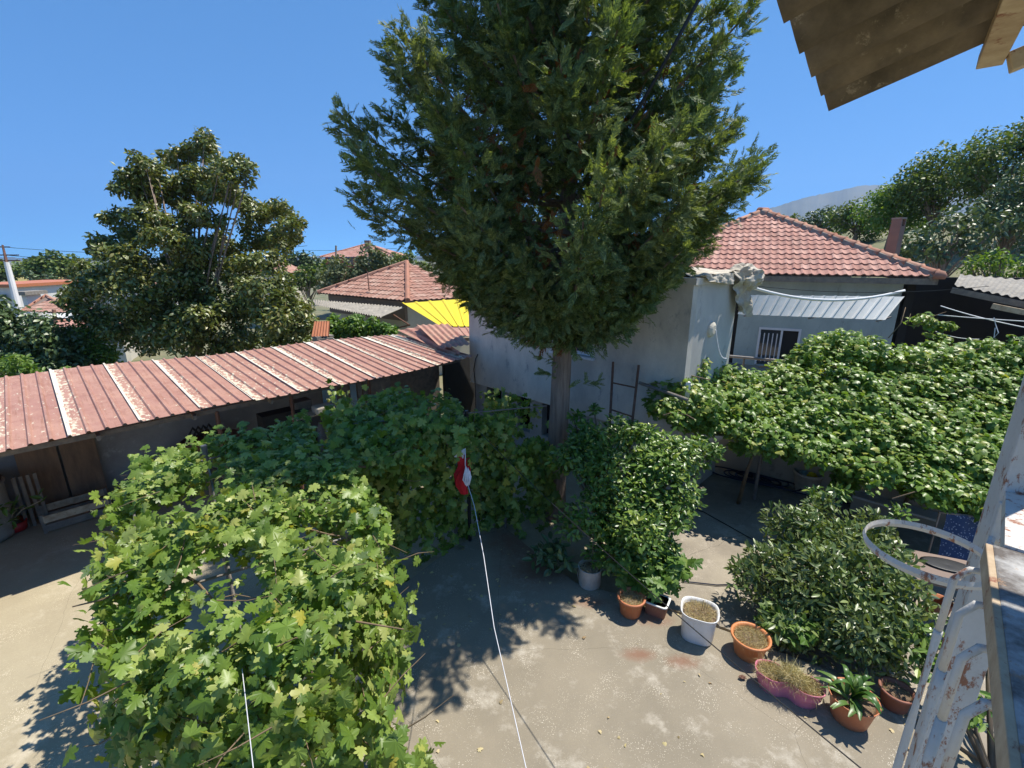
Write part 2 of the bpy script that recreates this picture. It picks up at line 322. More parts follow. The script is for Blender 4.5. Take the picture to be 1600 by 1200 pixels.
# leaf templates: (verts, tris), tip along +y, face normal +z
def fan(outline, centre=(0, .3, 0), zf=None):
    v = [centre] + [(x, y, 0) for x, y in outline]; v = np.array(v, float)
    if zf: v[:, 2] = [zf(x, y) for x, y in v[:, :2]]
    k = len(outline); return v, np.array([(0, 1 + i, 1 + (i + 1) % k) for i in range(k)])
def grape_t(seed, detail=True):
    r = random.Random(seed)
    half = [(.0, .0), (.10, -.16), (.24, -.14), (.27, -.04), (.42, -.08), (.50, .06), (.43, .16), (.30, .24), (.46, .32), (.60, .47), (.50, .55), (.36, .55), (.22, .54), (.31, .70), (.19, .76), (.15, .90)] if detail else \
        [(.0, .0), (.22, -.14), (.47, .05), (.34, .26), (.54, .45), (.28, .52), (.2, .78)]
    out = [(x + r.uniform(-.02, .02), y + r.uniform(-.02, .02)) for x, y in half] + [(0, 1.02)] + [(-x + r.uniform(-.02, .02), y + r.uniform(-.02, .02)) for x, y in half[:0:-1]]
    a, b, c = r.uniform(.1, .5), r.uniform(-.4, .1), r.uniform(-.25, .25)
    v, f = fan(out, (0, .22, 0), lambda x, y: -a * abs(x) ** 1.3 * 1.2 + b * (y - .2) ** 2 + c * x * y + r.uniform(-.02, .03)); v[:, 1] -= .0
    v[0, 2] += .03; return v, f
def oval_t(seed, w=.42, seg=3):
    r = random.Random(seed); pts = [(0, 0)]; k = seg
    ys = [(i + 1) / (k + 1) for i in range(k)]; fold = r.uniform(.15, .55); curl = r.uniform(-.5, .1)
    v = [(0, 0, 0)]; L = []; C = []; Rr = []
    for y in ys:
        ww = w / 2 * math.sin(math.pi * y ** .9) ** .8
        z = curl * y * y * .6
        L.append(len(v)); v.append((-ww, y, z + fold * ww)); C.append(len(v)); v.append((0, y, z)); Rr.append(len(v)); v.append((ww, y, z + fold * ww))
    v.append((0, 1, curl * .6)); t = len(v) - 1; f = [(0, C[0], L[0]), (0, Rr[0], C[0])]
    for i in range(k - 1):
        f += [(L[i], C[i], C[i + 1]), (L[i], C[i + 1], L[i + 1]), (C[i], Rr[i], Rr[i + 1]), (C[i], Rr[i + 1], C[i + 1])]
    f += [(L[-1], C[-1], t), (C[-1], Rr[-1], t)]; return np.array(v), np.array(f)
def quad_t(w=.6):
    return np.array([(0, 0, 0), (w / 2, .5, .12), (0, 1, 0), (-w / 2, .5, .12)]), np.array([(0, 1, 2), (0, 2, 3)])
def frond_t(seed):
    r = random.Random(seed); v = []; f = []
    def leafl(bx, by, bz, dx, dy, dz, L, w):
        d = Vector((dx, dy, dz)).normalized(); q = Vector((d.y, -d.x, r.uniform(-.4, .4))).normalized() * w; b = Vector((bx, by, bz)); o = len(v)
        v.extend([tuple(b + q), tuple(b + d * L), tuple(b - q)]); f.append((o, o + 1, o + 2))
    leafl(0, 0, 0, 0, 1, 0, 1.0, .018)
    k = 9
    for i in range(k):
        y = .08 + .84 * i / k
        for sgn in (-1, 1):
            yy = y + r.uniform(-.03, .03); L = .40 * (1 - .62 * y) * r.uniform(.75, 1.15); dz = r.uniform(-.35, .25)
            leafl(0, yy, -.15 * yy * yy, sgn, r.uniform(.9, 1.4), dz, L, .034)
            if i < 7: q = .5; leafl(sgn * L * q * .64, yy + L * q * .75, -.15 * yy * yy + dz * L * .3, sgn * .25, 1, dz, L * .6, .034)
    return np.array(v), np.array(f)
def frames(N, D):
    N = N / np.linalg.norm(N, axis=1, keepdims=True); D = D - N * np.sum(N * D, 1, keepdims=True); D = D / (np.linalg.norm(D, axis=1, keepdims=True) + 1e-9)
    X = np.cross(D, N); return np.stack([X, D, N], axis=2)
def instances(temps, Pp, N, D, sc, which=None):
    """numpy join of many template copies"""
    if which is None: which = rng.integers(0, len(temps), len(Pp))
    Rm = frames(N, D); Vs = []; Fs = []; off = 0
    for k, (tv, tf) in enumerate(temps):
        idx = np.where(which == k)[0]
        if len(idx) == 0: continue
        V = np.einsum('nij,kj->nki', Rm[idx], tv) * sc[idx][:, None, None] + Pp[idx][:, None, :]
        F = tf[None, :, :] + (np.arange(len(idx)) * len(tv))[:, None, None] + off
        Vs.append(V.reshape(-1, 3)); Fs.append(F.reshape(-1, 3)); off += len(idx) * len(tv)
    return np.concatenate(Vs), np.concatenate(Fs)
_tm = {}
def foliage(parent, temps, Pp, N, D, sc, material, nparts=0, name='foliage', stuff=True):
    which = rng.integers(0, len(temps), len(Pp))
    if nparts:
        # the leaves that show largest: near the camera and on the outside of the mass
        dist = np.linalg.norm(Pp - np.array([0, 0, H]), axis=1) + rng.uniform(0, .8, len(Pp)); order = np.argsort(dist / (sc + 1e-6)); pick = order[:nparts]
        Rm = frames(N[pick], D[pick]); pl = parent_loc(parent)
        for j, i in enumerate(pick):
            key = (id(temps), int(which[i]), material)
            if key not in _tm:
                me = bpy.data.meshes.new('leaf'); tv, tf = temps[which[i]]; me.from_pydata([tuple(x) for x in tv], [], [tuple(int(q) for q in x) for x in tf]); me.materials.append(M[material]); me.update(); _tm[key] = me
            o = bpy.data.objects.new('leaf', _tm[key]); COL.objects.link(o); o.parent = parent
            m3 = Matrix([[float(x) for x in row] for row in Rm[j]]).to_4x4() @ Matrix.Scale(float(sc[i]), 4)
            m3.translation = Vector([float(x) for x in Pp[i]]) - pl; o.matrix_basis = m3
        keep = np.ones(len(Pp), bool); keep[pick] = False; Pp, N, D, sc, which = Pp[keep], N[keep], D[keep], sc[keep], which[keep]
    V, F = instances(temps, Pp, N, D, sc, which)
    ob = np_mesh(name, V, F, [material], parent)
    if stuff: ob['kind'] = 'stuff'
    return ob
GR = [grape_t(i) for i in range(6)]; GRs = [grape_t(20 + i, False) for i in range(5)]
OV = [oval_t(i) for i in range(6)]; OVn = [oval_t(10 + i, .34) for i in range(5)]; Q = [quad_t(.55), quad_t(.75)]; OVs = [oval_t(30 + i, .45, 2) for i in range(4)]
FR = [frond_t(i) for i in range(6)]
def rnd_unit(n):
    v = rng.normal(size=(n, 3)); return v / np.linalg.norm(v, axis=1, keepdims=True)
def clump_pts(clumps, density, fill=.55, flat=1.0):
    """clumps: (centre Vector, rx, ry, rz); points in lumpy shells, with outward normals"""
    Ps = []; Ns = []
    for c, rx, ry, rz in clumps:
        n = max(8, int(density * (rx * ry + ry * rz + rx * rz) * 4.2))
        u = rnd_unit(n)
        lump = np.array([noise.noise(Vector((float(a[0]) * 1.9 + c[0], float(a[1]) * 1.9 + c[1], float(a[2]) * 1.9 + c[2]))) for a in u]) * .45 + 1
        rad = (rng.uniform(fill ** 3, 1.0, n) ** (1 / 3)) * lump
        p = u * rad[:, None] * np.array([rx, ry, rz]) + np.array(c); Ps.append(p); Ns.append(u / np.array([rx, ry, rz]) * min(rx, ry, rz))
    return np.concatenate(Ps), np.concatenate(Ns)
def orient(N, up=.5, jit=.6, droop=.4):
    n = len(N); A = N / (np.linalg.norm(N, axis=1, keepdims=True) + 1e-9) + np.array([0, 0, up]) + rng.normal(size=(n, 3)) * jit
    D = N * .8 + rng.normal(size=(n, 3)) * .8 + np.array([0, 0, -droop]); return A, D
def subclump(c, rx, ry, rz, n, s=.42, seed=0):
    r = random.Random(seed); out = [(Vector(c), rx * .72, ry * .72, rz * .72)]
    for i in range(n):
        a = r.uniform(0, 2 * math.pi); e = math.asin(r.uniform(-.75, 1)); k = r.uniform(.6, .85)
        o = Vector((math.cos(a) * math.cos(e) * rx * k, math.sin(a) * math.cos(e) * ry * k, math.sin(e) * rz * k))
        q = r.uniform(.7, 1.2) * s; out.append((Vector(c) + o, rx * q, ry * q, rz * q))
    return out
def tree(name, base, crowns, label, cat, material, leaf, density, temps=None, group=None, trunk_r=.15, nparts=0, limbs=True, fill=.55, jit=.7, bark='bark'):
    """tapered trunk, limbs to each clump, crown of leaf-sized faces"""
    base = Vector(base); t = thing(name, base, label, cat, group)
    big = sorted(crowns, key=lambda c: -c[1])[0][0]; mid = Vector((big.x * .7 + base.x * .3, big.y * .7 + base.y * .3, base.z + (big.z - base.z) * .75))
    mb = MB(); mb.tube([base - Vector((0, 0, .1)), base.lerp(mid, .5) + Vector((.06, -.04, 0)), mid, big], [trunk_r * 1.15, trunk_r * .9, trunk_r * .7, trunk_r * .25], 8); mb.build('trunk', bark, t, True)
    if limbs:
        mb = MB()
        for k, c in enumerate(crowns[:26]):
            a = base.lerp(mid, random.Random(k).uniform(.45, 1)); m2 = a.lerp(c[0], .5) + Vector((0, 0, .12 * (c[0] - a).length * random.uniform(-.6, 1)))
            mb.tube([a, m2, c[0]], [trunk_r * .26, trunk_r * .15, trunk_r * .05], 5)
        mb.build('limbs', bark, t, True)['kind'] = 'stuff'
    p, nn = clump_pts(crowns, density * 1.9, fill); A, D = orient(nn, .5, jit); sc = rng.uniform(.65, 1.25, len(p)) * leaf
    c = foliage(t, temps or Q, p, A, D, sc, material, nparts, 'crown'); return t
def sheet_mesh(a0, a1, b0, b1, pitch, h, kind='rib', th=.004, n_len=1, mb=None, uv=False):
    """profiled sheet: a0->a1 is the lower edge, b0->b1 the upper edge (bilinear)"""
    a0, a1, b0, b1 = map(Vector, (a0, a1, b0, b1)); W = (a1 - a0).length; nr = max(1, round(W / pitch)); prof = []
    if kind == 'rib':
        for i in range(nr):
            for (x, z) in ((0, h), (.13, h), (.22, 0), (.9, 0)): prof.append(((i + x) / nr, z))
            if i == nr - 1: prof.append((1.0, h))
    else:
        for i in range(nr * 6 + 1): prof.append((i / (nr * 6), h * .5 * (1 + math.cos(2 * math.pi * i / 6))))
    up = (a1 - a0).cross(b0 - a0).normalized(); up = up if up.z > 0 else -up; mb = mb or MB(); vs = []; k = len(prof)
    for layer in (0, 1):
        for j in range(n_len + 1):
            t = j / n_len; s0 = a0.lerp(b0, t); s1 = a1.lerp(b1, t)
            for (x, z) in prof: vs.append(s0.lerp(s1, x) + up * (z - layer * th))
    def idx(layer, j, i): return layer * (n_len + 1) * k + j * k + i
    fs = []
    for j in range(n_len):
        for i in range(k - 1):
            fs.append((idx(0, j, i), idx(0, j, i + 1), idx(0, j + 1, i + 1), idx(0, j + 1, i))); fs.append((idx(1, j, i + 1), idx(1, j, i), idx(1, j + 1, i), idx(1, j + 1, i + 1)))
    for i in range(k - 1):
        fs.append((idx(1, 0, i), idx(1, 0, i + 1), idx(0, 0, i + 1), idx(0, 0, i))); fs.append((idx(0, n_len, i), idx(0, n_len, i + 1), idx(1, n_len, i + 1), idx(1, n_len, i)))
    mb.add(vs, fs); return mb
def tile_t():
    v = []; xs = [0, .2, .42, .6, .8, 1.0]; zs = [.028, .045, .012, .0, .006, .028]
    for y, dz in ((0, .03), (1.08, .0)):
        for x, z in zip(xs, zs): v.append((x - .5, y, z + dz))
    for x, z in zip(xs, zs): v.append((x - .5, 0, z + .005))
    f = [(i, i + 1, 7 + i, 6 + i) for i in range(5)] + [(12 + i, 13 + i, i + 1, i) for i in range(5)]
    return v, f
def tile_face(parent, A, B, apex, tw, tl, material, cap=300, jitter=.006, join=False, trim=None):
    """tiles on the triangular (or, with trim, cut) roof face A-B eave, apex top"""
    A, B, apex = map(Vector, (A, B, apex)); e = (B - A).normalized(); W = (B - A).length; s = (apex - A) - e * (apex - A).dot(e); L = s.length; s.normalize(); up = e.cross(s); ax = (apex - A).dot(e)
    tv, tf = tile_t(); me = None; joined = MB(); cnt = 0
    rows = int(L / tl); cols = int(W / tw) + 1
    for r_ in range(rows):
        y = r_ * tl; f = (y + tl * .4) / L; lo = ax * f; hi = W + (ax - W) * f
        for c_ in range(cols):
            x = (c_ + .5) * W / cols
            if x < lo or x > hi: continue
            if trim and trim(x, y): continue
            o = A + e * x + s * y + up * (.02 + random.uniform(-jitter, jitter)); w = W / cols
            rot = random.uniform(-.02, .02)
            m = Matrix(((e.x * w, s.x * tl, up.x, o.x), (e.y * w, s.y * tl, up.y, o.y), (e.z * w, s.z * tl, up.z, o.z), (0, 0, 0, 1))) @ Matrix.Rotation(rot, 4, 'Z')
            if join or cnt >= cap: joined.add([m @ Vector(v) for v in tv], tf); continue
            if me is None: me = bpy.data.meshes.new('tile'); me.from_pydata(tv, [], tf); me.materials.append(M[material]); me.update()
            ob = bpy.data.objects.new('tile', me); COL.objects.link(ob); ob.parent = parent; m.translation = m.translation - parent_loc(parent); ob.matrix_basis = m; cnt += 1
    if joined.v: joined.build('roof_tiles', material, parent)['kind'] = 'stuff'
    return joined

# ---------------------------------------------------------------- ground and far setting
def hgt(x, y):
    d = math.hypot(x, y)
    left = max(0, (-x * .45 + y * .8 - 12)) * .075
    z = -.45 - min(left, 7 + d * .004)
    rise = max(0, x * .75 + y * .35 - 18)
    if x > 0: z += min(rise * .33, 9 + rise * .02) * min(1, max(0, (x - y * .35) / 8))
    return z
mb = MB(); rings = [0, 3, 6, 9, 12, 16, 20, 25, 32, 40, 50, 65, 85, 110, 150, 220, 350, 600, 1000, 2000, 4500]; ns = 72
vs = []
for r_ in rings:
    for j in range(ns):
        a = 2 * math.pi * j / ns; x, y = r_ * math.cos(a), r_ * math.sin(a) + 4; vs.append((x, y, hgt(x, y) + (random.uniform(-.15, .15) if r_ > 20 else 0)))
mb.add(vs, [(i * ns + j, i * ns + (j + 1) % ns, (i + 1) * ns + (j + 1) % ns, (i + 1) * ns + j) for i in range(len(rings) - 1) for j in range(ns)])
tag(mb.build('terrain', 'earth', smooth=True), kind='structure')
def ground(name, poly, z, th, m): return tag(MB().prism(poly, z - th, z).build(name, m), kind='structure')
yard = [(-16, -4), (-2.2, -4), (-2.2, 2), (9, 2), (9.4, 7), (4.7, 10.2), (3.2, 8.1), (-1.1, 12.6), (-3.9, 15), (-14, 5)]
ground('yard', yard, -.12, .3, 'yard')
slabpoly = [(-2.6, -4), (9, -4), (6, 1.2), (4.9, 2.5), (4.25, 3.6), (3.75, 4.3), (2.85, 4.88), (2.27, 5.22), (1.5, 5.62), (.99, 5.8), (.5, 6.4), (-.11, 7.28), (-.5, 7.1), (-1.0, 6.7), (-1.55, 5.9), (-2.05, 5.0), (-2.4, 4.0), (-2.6, 3)]
ground('concrete_slab', slabpoly, 0, .26, 'slab')
court = [(1.9, 5.6), (2.9, 5.02), (3.9, 4.4), (4.5, 3.6), (5.1, 2.5), (6.3, 1.2), (14, 1.2), (12, 5.5), (8.4, 6.95), (4.72, 10.15), (3.3, 8.1), (1.5, 8)]
ground('courtyard', court, -.08, .1, 'court')
# mountains, far right
for nm, base_d, pts in (('mountain', 2600, [(1080, 352), (1150, 342), (1185, 331), (1215, 322), (1260, 308), (1300, 300), (1345, 290), (1400, 288), (1500, 272), (1650, 262), (1900, 300)]),
                        ('mountain', 4200, [(-700, 404), (-300, 401), (-100, 399), (20, 402), (60, 405), (160, 402), (300, 403), (520, 400), (700, 398), (900, 380), (1100, 362), (1180, 336), (1240, 330), (1500, 300)])):
    mb = MB(); vs = []; k = 0; dense = []
    for (x0, y0), (x1, y1) in zip(pts, pts[1:]):
        for q in range(8):
            f = q / 8; dense.append((x0 + (x1 - x0) * f, y0 + (y1 - y0) * f + random.uniform(-.6, .6)))
    for (x, y) in dense:
        p = P(x, y, base_d); q = P(x, y, base_d * .8)
        for f in (0, .3, .6, 1.0, 1.35):
            zz = -30 + (p.z + 30) * (f if f <= 1 else .4); s_ = .72 + .28 * f
            vs.append((p.x * s_, p.y * s_ + (120 * noise.noise(Vector((x * .02, f * 3, 1))) if 0 < f < 1 else 0), zz + (.12 * p.z * noise.noise(Vector((x * .05, f * 4, 7))) if 0 < f < 1 else 0)))
    n = len(dense); mb.add(vs, [(i * 5 + j, (i + 1) * 5 + j, (i + 1) * 5 + j + 1, i * 5 + j + 1) for i in range(n - 1) for j in range(4)])
    tag(mb.build(nm, 'mountain', smooth=True), kind='structure')

# ---------------------------------------------------------------- metal roofed shed on the left
EX = Vector((.69, .724, 0)).normalized(); EN = Vector((-EX.y, EX.x, 0))     # along eave, away from yard
E0 = G(0, 708, 2.15); E1 = G(737, 558, 2.15); R0 = G(0, 590, 2.5); R1 = G(621, 521, 2.42)
Ltot = (E1 - E0).length
def eave(s): q = E0 + (E1 - E0) * (s / Ltot); q.z = 2.15 + .05 * math.sin(s * .8) - .0; return q
def rear(s): return R0 + (R1 - R0) * (s / Ltot) + Vector((0, 0, .03 * math.sin(s * 1.3)))
shed = thing('metal_shed', E0 + EN * 1.6 - Vector((0, 0, 2.27)), 'long low shed open to the yard under a peeling maroon ribbed metal roof', 'shed')
s = .68 - .82 * 5; k = 0
while s < Ltot - .05:
    e1 = min(s + .84, Ltot); r = random.Random(k)
    dz = Vector((0, 0, r.uniform(-.008, .012) + (k % 2) * .006)); a0, a1, b0, b1 = eave(s) + dz, eave(e1) + dz, rear(s) + dz, rear(e1) + dz
    ex = r.uniform(-.04, .04); a0 = a0 - (b0 - a0).normalized() * ex; a1 = a1 - (b1 - a1).normalized() * (ex + r.uniform(-.02, .02))
    # local frame so that x runs across the sheet
    x = (a1 - a0).normalized(); y = (b0 - a0); y = (y - x * y.dot(x)).normalized(); z = x.cross(y); mt = Matrix(((x.x, y.x, z.x), (x.y, y.y, z.y), (x.z, y.z, z.z))); inv = mt.transposed()
    loc = [inv @ (p - a0) for p in (a0, a1, b0, b1)]
    ob = sheet_mesh(*loc, .21, .03, 'rib', n_len=3).build('roof_sheet', 'sheet', None)
    ob.parent = shed; m4 = mt.to_4x4(); m4.translation = a0 - shed.location; ob.matrix_basis = m4
    s += .82; k += 1
# two loose, lifted sheets at the far end
for (q, m) in (((P(652, 514, 13.6), P(700, 512, 13.9), P(690, 551, 12.3), P(735, 545, 12.2)), 'sheet_plain'), ((P(622, 522, 13.9), P(654, 516, 13.8), P(706, 563, 12.2), P(722, 558, 12.1)), 'sheet_plain')):
    ob = sheet_mesh(q[2] + Vector((0, 0, .1)), q[3] + Vector((0, 0, .1)), q[0] + Vector((0, 0, .1)), q[1] + Vector((0, 0, .1)), .17, .04, 'wave', n_len=3, mb=MB()).build('loose_sheet', m, shed); ob['label'] = 'bent loose corrugated sheet lying on the far end of the roof'
back = 3.45
def SH(s_, d, z): return E0 + EX * s_ + EN * d + Vector((0, 0, z - 2.15))
mb = MB(); mb.beam(SH(-5, back, 1.1), SH(8.2, back - .12, 1.1), .14, 2.42); mb.build('back_wall', 'whitewash', shed)
mb = MB(); mb.beam(SH(-5, .3, 2.05), SH(8.3, .3, 2.05), .05, .08); mb.build('front_beam', 'oldwood', shed)
for s_ in (-3.2, -.6, 2.6, 3.9, 5.6):
    mb = MB(); mb.tube([SH(s_, .3, -.12), SH(s_ + .02, .3, 2.03)], .035, 8); mb.build('post', 'rust', shed)
for s_ in [x * 1.25 - 4 for x in range(10)]:
    mb = MB(); mb.beam(SH(s_, .1, 2.04), SH(s_, back, 2.38), .05, .08); mb.build('rafter', 'oldwood', shed)
# partition closing the far half
mb = MB(); mb.beam(SH(5.0, 1.4, 1.0), SH(8.4, 1.4, 1.0), .06, 2.2); mb.build('partition_wall', 'oldwood', shed); mb = MB(); mb.beam(SH(8.2, .9, .9), Vector((-1.1, 13.6, .9)), .1, 2.0); mb.build('gap_shade_sheet', 'dark', shed)  # second piece: dark sheet added so the gap beside the annex reads as shade
for i, (s_, w, z0, z1, m) in enumerate([(4.75, .3, 1.0, 2.0, 'bluepaint'), (5.1, .16, .4, 2.0, 'oldwood'), (5.3, .14, .4, 2.0, 'bluepaint'), (5.46, .1, .4, 2.0, 'oldwood'), (5.9, .7, 1.55, 2.0, 'oldwood'), (6.2, .06, .1, 2.05, 'palewood'), (5.78, .26, .6, 1.5, 'palewood'), (6.06, .22, .6, 1.5, 'palewood')]):
    mb = MB(); mb.beam(SH(s_ - w / 2, .42 + .012 * i, (z0 + z1) / 2), SH(s_ + w / 2, .42 + .012 * i, (z0 + z1) / 2), .03, z1 - z0); mb.build('plank', m, shed)
# things in the shed
for i, (pxa, w) in enumerate(((72, .62), (112, .58))):
    a = SH((.22, .80)[i], 3.02, -.12); top = a + EN * .28 + Vector((0, 0, 2.3)); mb = MB()
    mb.beam(a + Vector((0, 0, .02)), top, w * .9, .03, up=EN)
    tag(mb.build('wooden_board', 'wood', origin=a), ('brown wooden board leaning on the shed wall, nearer the drum', 'reddish brown board leaning on the shed wall, nearer the pallets')[i], 'board', 'boards leaning in the shed')
pal0 = SH(1.75, 2.6, -.12)
pl = thing('pallet', pal0, 'grey wooden pallet lying along the shed wall', 'pallet')
for j in range(3):
    for i in range(5):
        MB().box(pal0 + EX * (i * .28 - .5) + EN * 0 + Vector((0, 0, .12)), (.11, .8, .02), math.atan2(EX.y, EX.x)).build('slat', 'oldwood', pl) if j == 0 else None
    MB().box(pal0 + EN * (j * .34 - .34) + Vector((0, 0, .055)), (1.4, .09, .1), math.atan2(EX.y, EX.x)).build('bearer', 'oldwood', pl)
c0 = SH(.55, 2.45, -.12); cr = thing('wooden_crate', c0, 'low slatted timber crate below the leaning boards', 'crate')
for j in range(2):
    for sd_ in (-1, 1):
        MB().box(c0 + EN * .28 * sd_ + Vector((0, 0, .1 + .17 * j)), (.9, .025, .13), math.atan2(EX.y, EX.x)).build('slat', 'palewood' if j else 'oldwood', cr)
for sd_ in (-1, 1):
    for s2 in (-1, 1): MB().box(c0 + EX * .46 * sd_ + EN * .25 * s2 + Vector((0, 0, .18)), (.05, .05, .36), math.atan2(EX.y, EX.x)).build('corner_post', 'oldwood', cr)
rl0 = SH(1.6, 2.85, 0); mb = MB(); mb.tube([rl0 + Vector((0, 0, .18)), rl0 + EX * .7 + Vector((0, 0, .55))], .15, 20); tag(mb.build('rolled_sheet', 'pvc', smooth=False, origin=rl0), 'pale blue-white rolled sheet lying on the pallet', 'roll')
d0 = SH(-.75, 2.75, -.12); dr = thing('old_drum', d0, 'big round whitewashed drum with vertical slats beside it', 'drum')
MB().lathe([(.0, .02), (.5, .02), (.52, .1), (.5, .5), (.53, .52), (.5, .55), (.5, .95), (.53, 1.0), (.48, 1.02), (.46, .96), (0, .95)], d0, 28).build('drum_body', 'whitewash', dr, True)
MB().lathe([(0, 1.0), (.47, 1.0), (.5, 1.06), (0, 1.07)], d0, 28).build('lid', 'dark', dr)
for i in range(4): MB().box(d0 + EX * (.62 + .09 * i) + Vector((0, 0, .5)) - EN * .05, (.05, .03, 1.0), math.atan2(EX.y, EX.x)).build('slat', 'oldwood', dr)
# rusty wheel / machine behind the vine
w0 = SH(2.9, 2.5, -.12) + Vector((0, 0, 0)); wb = thing('rusty_barrow', w0, 'rusty tray and bars stored under the shed roof behind the vine', 'barrow')
MB().lathe([(.0, .75), (.38, .75), (.45, .95), (.43, .95), (.36, .78), (0, .78)], w0, 20, 1.3, .9, .7).build('tray', 'rust', wb, True)
for a in (-.3, .3): mb = MB(); mb.tube([w0 + EX * a, w0 + EX * a + Vector((0, 0, .8))], .025, 6); mb.build('leg', 'rust', wb)
mb = MB(); [mb.tube([w0 + EX * (-.4 + .1 * i) + Vector((0, 0, 1.05)), w0 + EX * (-.3 + .1 * i) + Vector((0, 0, 1.25)), w0 + EX * (-.15 + .1 * i) + Vector((0, 0, 1.0))], .03, 6) for i in range(4)]; mb.build('bars', 'black', wb)
for i in range(5):
    q = SH(4.2 + i * .3, 2.6, 0) + Vector((0, 0, 0)); mb = MB(); mb.lathe([(.12, -.12), (.15, .1 + .1 * (i % 3)), (.06, .35 + .15 * (i % 3)), (.05, .5)], Vector((q.x, q.y, 0)), 12)
    tag(mb.build('storage_jug', ('greybucket', 'rust', 'brown', 'dark', 'greybucket')[i], smooth=True, origin=q), ['grey plastic jug at the left of the row in the shed', 'rust-brown jug, second in the row by the shed wall', 'brown jug, middle of the row by the shed wall', 'black jug, fourth in the row by the shed wall', 'grey jug nearest the blue plank in the shed'][i], 'jug', 'jugs in the shed')
sk = P(415, 655, 9.2); sp = thing('wall_shelf', sk, 'cluttered shelf hanging under the shed roof with a pale board', 'shelf')
MB().box(P(490, 645, 9.6), (.9, .4, .03), .8).build('shelf_board', 'palewood', sp); MB().box(P(470, 632, 9.7), (.35, .3, .2), .8).build('carton', 'oldwood', sp); MB().box(P(505, 638, 9.6), (.4, .28, .16), .8).build('sack', 'tarp', sp, bevel=.04)
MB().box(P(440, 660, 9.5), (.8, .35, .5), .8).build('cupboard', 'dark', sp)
# pale rag hanging
rg = P(539, 660, 8.6); mb = MB(); mb.slab([rg + Vector((0, 0, .2)), rg + Vector((.09, .02, .22)), rg + Vector((.16, .03, -.35)), rg + Vector((.05, .0, -.4))], .015); tag(mb.build('rag', 'whitecloth', origin=rg), 'white rag hanging by the shed post above the vine', 'rag')
# chimney with orange sheet cap behind the shed
ch = P(505, 532, 14.5); cst = thing('stove_chimney', ch + Vector((0, 0, -2.6)), 'stub brick chimney capped by a small red-orange ribbed sheet behind the shed', 'chimney')
MB().box(ch + Vector((0, 0, -1.15)), (.5, .5, 2.5), .7).build('stack', 'mortar', cst)
for i in range(3): MB().box(ch + Vector((0, 0, .13)) + EX * (.2 * (i - 1)), (.14, .4, .06), .8).build('brick', 'mortar', cst)
sheet_mesh(ch + Vector((-.24, -.24, .16)), ch + Vector((.26, -.14, .16)), ch + Vector((-.24, .1, .58)), ch + Vector((.2, .2, .58)), .085, .03, 'wave').build('cap_sheet', 'terracotta', cst)

# ---------------------------------------------------------------- grey annex house (centre)
A0 = Vector((-1.17, 12.5, 0)); AX = Vector((.70, -.714, 0)).normalized(); AL = 6.15; C1 = A0 + AX * AL; AY = Vector((.70, .714, 0))
ann = thing('annex_house', (A0 + C1) / 2 + AY * 2, 'unpainted grey rendered annex with stained walls behind the tall cypress', 'house')
def AN(s_, d, z): q = A0 + AX * s_ + AY * d; return Vector((q.x, q.y, z))
ZB, ZT = 1.3, 4.22
ws, we, wz0, wz1 = 3.02, 4.12, 2.63, 3.75     # window
def wall_piece(s0, s1, z0, z1, d0=0, th=.2):
    return MB().add([AN(s0, d0, z0), AN(s1, d0, z0), AN(s1, d0 + th, z0), AN(s0, d0 + th, z0), AN(s0, d0, z1), AN(s1, d0, z1), AN(s1, d0 + th, z1), AN(s0, d0 + th, z1)], [(0, 3, 2, 1), (4, 5, 6, 7), (0, 1, 5, 4), (1, 2, 6, 5), (2, 3, 7, 6), (3, 0, 4, 7)])
mb = MB()
for (a, b, z0, z1) in ((0, ws, ZB, ZT), (we, AL, ZB, ZT), (ws, we, ZB, wz0), (ws, we, wz1, ZT)):
    w_ = wall_piece(a, b, z0, z1); mb.add(w_.v, w_.f)
mb.build('upper_wall', 'plaster', ann)
mb = MB()   # lower storey set back, with openings
for (a, b, z0, z1) in ((.05, .55, -.12, 1.3), (1.15, 1.75, -.12, 1.3), (2.2, 2.6, -.12, 1.3), (3.2, AL, -.12, 1.3), (.55, 1.15, -.12, .45), (1.75, 2.2, -.12, .35), (2.6, 3.2, -.12, .4)):
    w_ = wall_piece(a, b, z0, z1, .12, .2); mb.add(w_.v, w_.f)
mb.build('lower_wall', 'whitewash', ann)
MB().add(*(lambda w_: (w_.v, w_.f))(wall_piece(.205, AL - .205, 1.3, 1.42, .205, 1.79))).build('floor_slab', 'plaster', ann)
MB().add(*(lambda w_: (w_.v, w_.f))(wall_piece(.06, AL - .21, -.12, 1.29, .8, .1))).build('shade_panel', 'dark', ann)  # near-black panel added behind the openings, standing in for interior shade
def side_piece(c, d0, d1, z0, z1, s0, s1, m, nm): return MB().add([AN(s0, d0, z0), AN(s1, d0, z0), AN(s1, d1, z0), AN(s0, d1, z0), AN(s0, d0, z1), AN(s1, d0, z1), AN(s1, d1, z1), AN(s0, d1, z1)], [(0, 3, 2, 1), (4, 5, 6, 7), (0, 1, 5, 4), (1, 2, 6, 5), (2, 3, 7, 6), (3, 0, 4, 7)]).build(nm, m, ann)
side_piece(0, .2, 2.15, -.12, ZT, AL - .2, AL, 'plaster_side', 'side_wall')
side_piece(0, .2, 2.15, -.12, ZT, 0, .2, 'plaster', 'end_wall')
side_piece(0, 2.0, 2.147, -.12, ZT - .002, .202, AL - .202, 'plaster', 'rear_wall')
side_piece(0, -.05, 2.25, ZT + .003, ZT + .12, -.08, AL + .06, 'plaster', 'roof_slab')
w = thing('annex_window', AN(3.5, 0, 2.6), '', ''); bpy.data.objects.remove(w)
wf = MB()
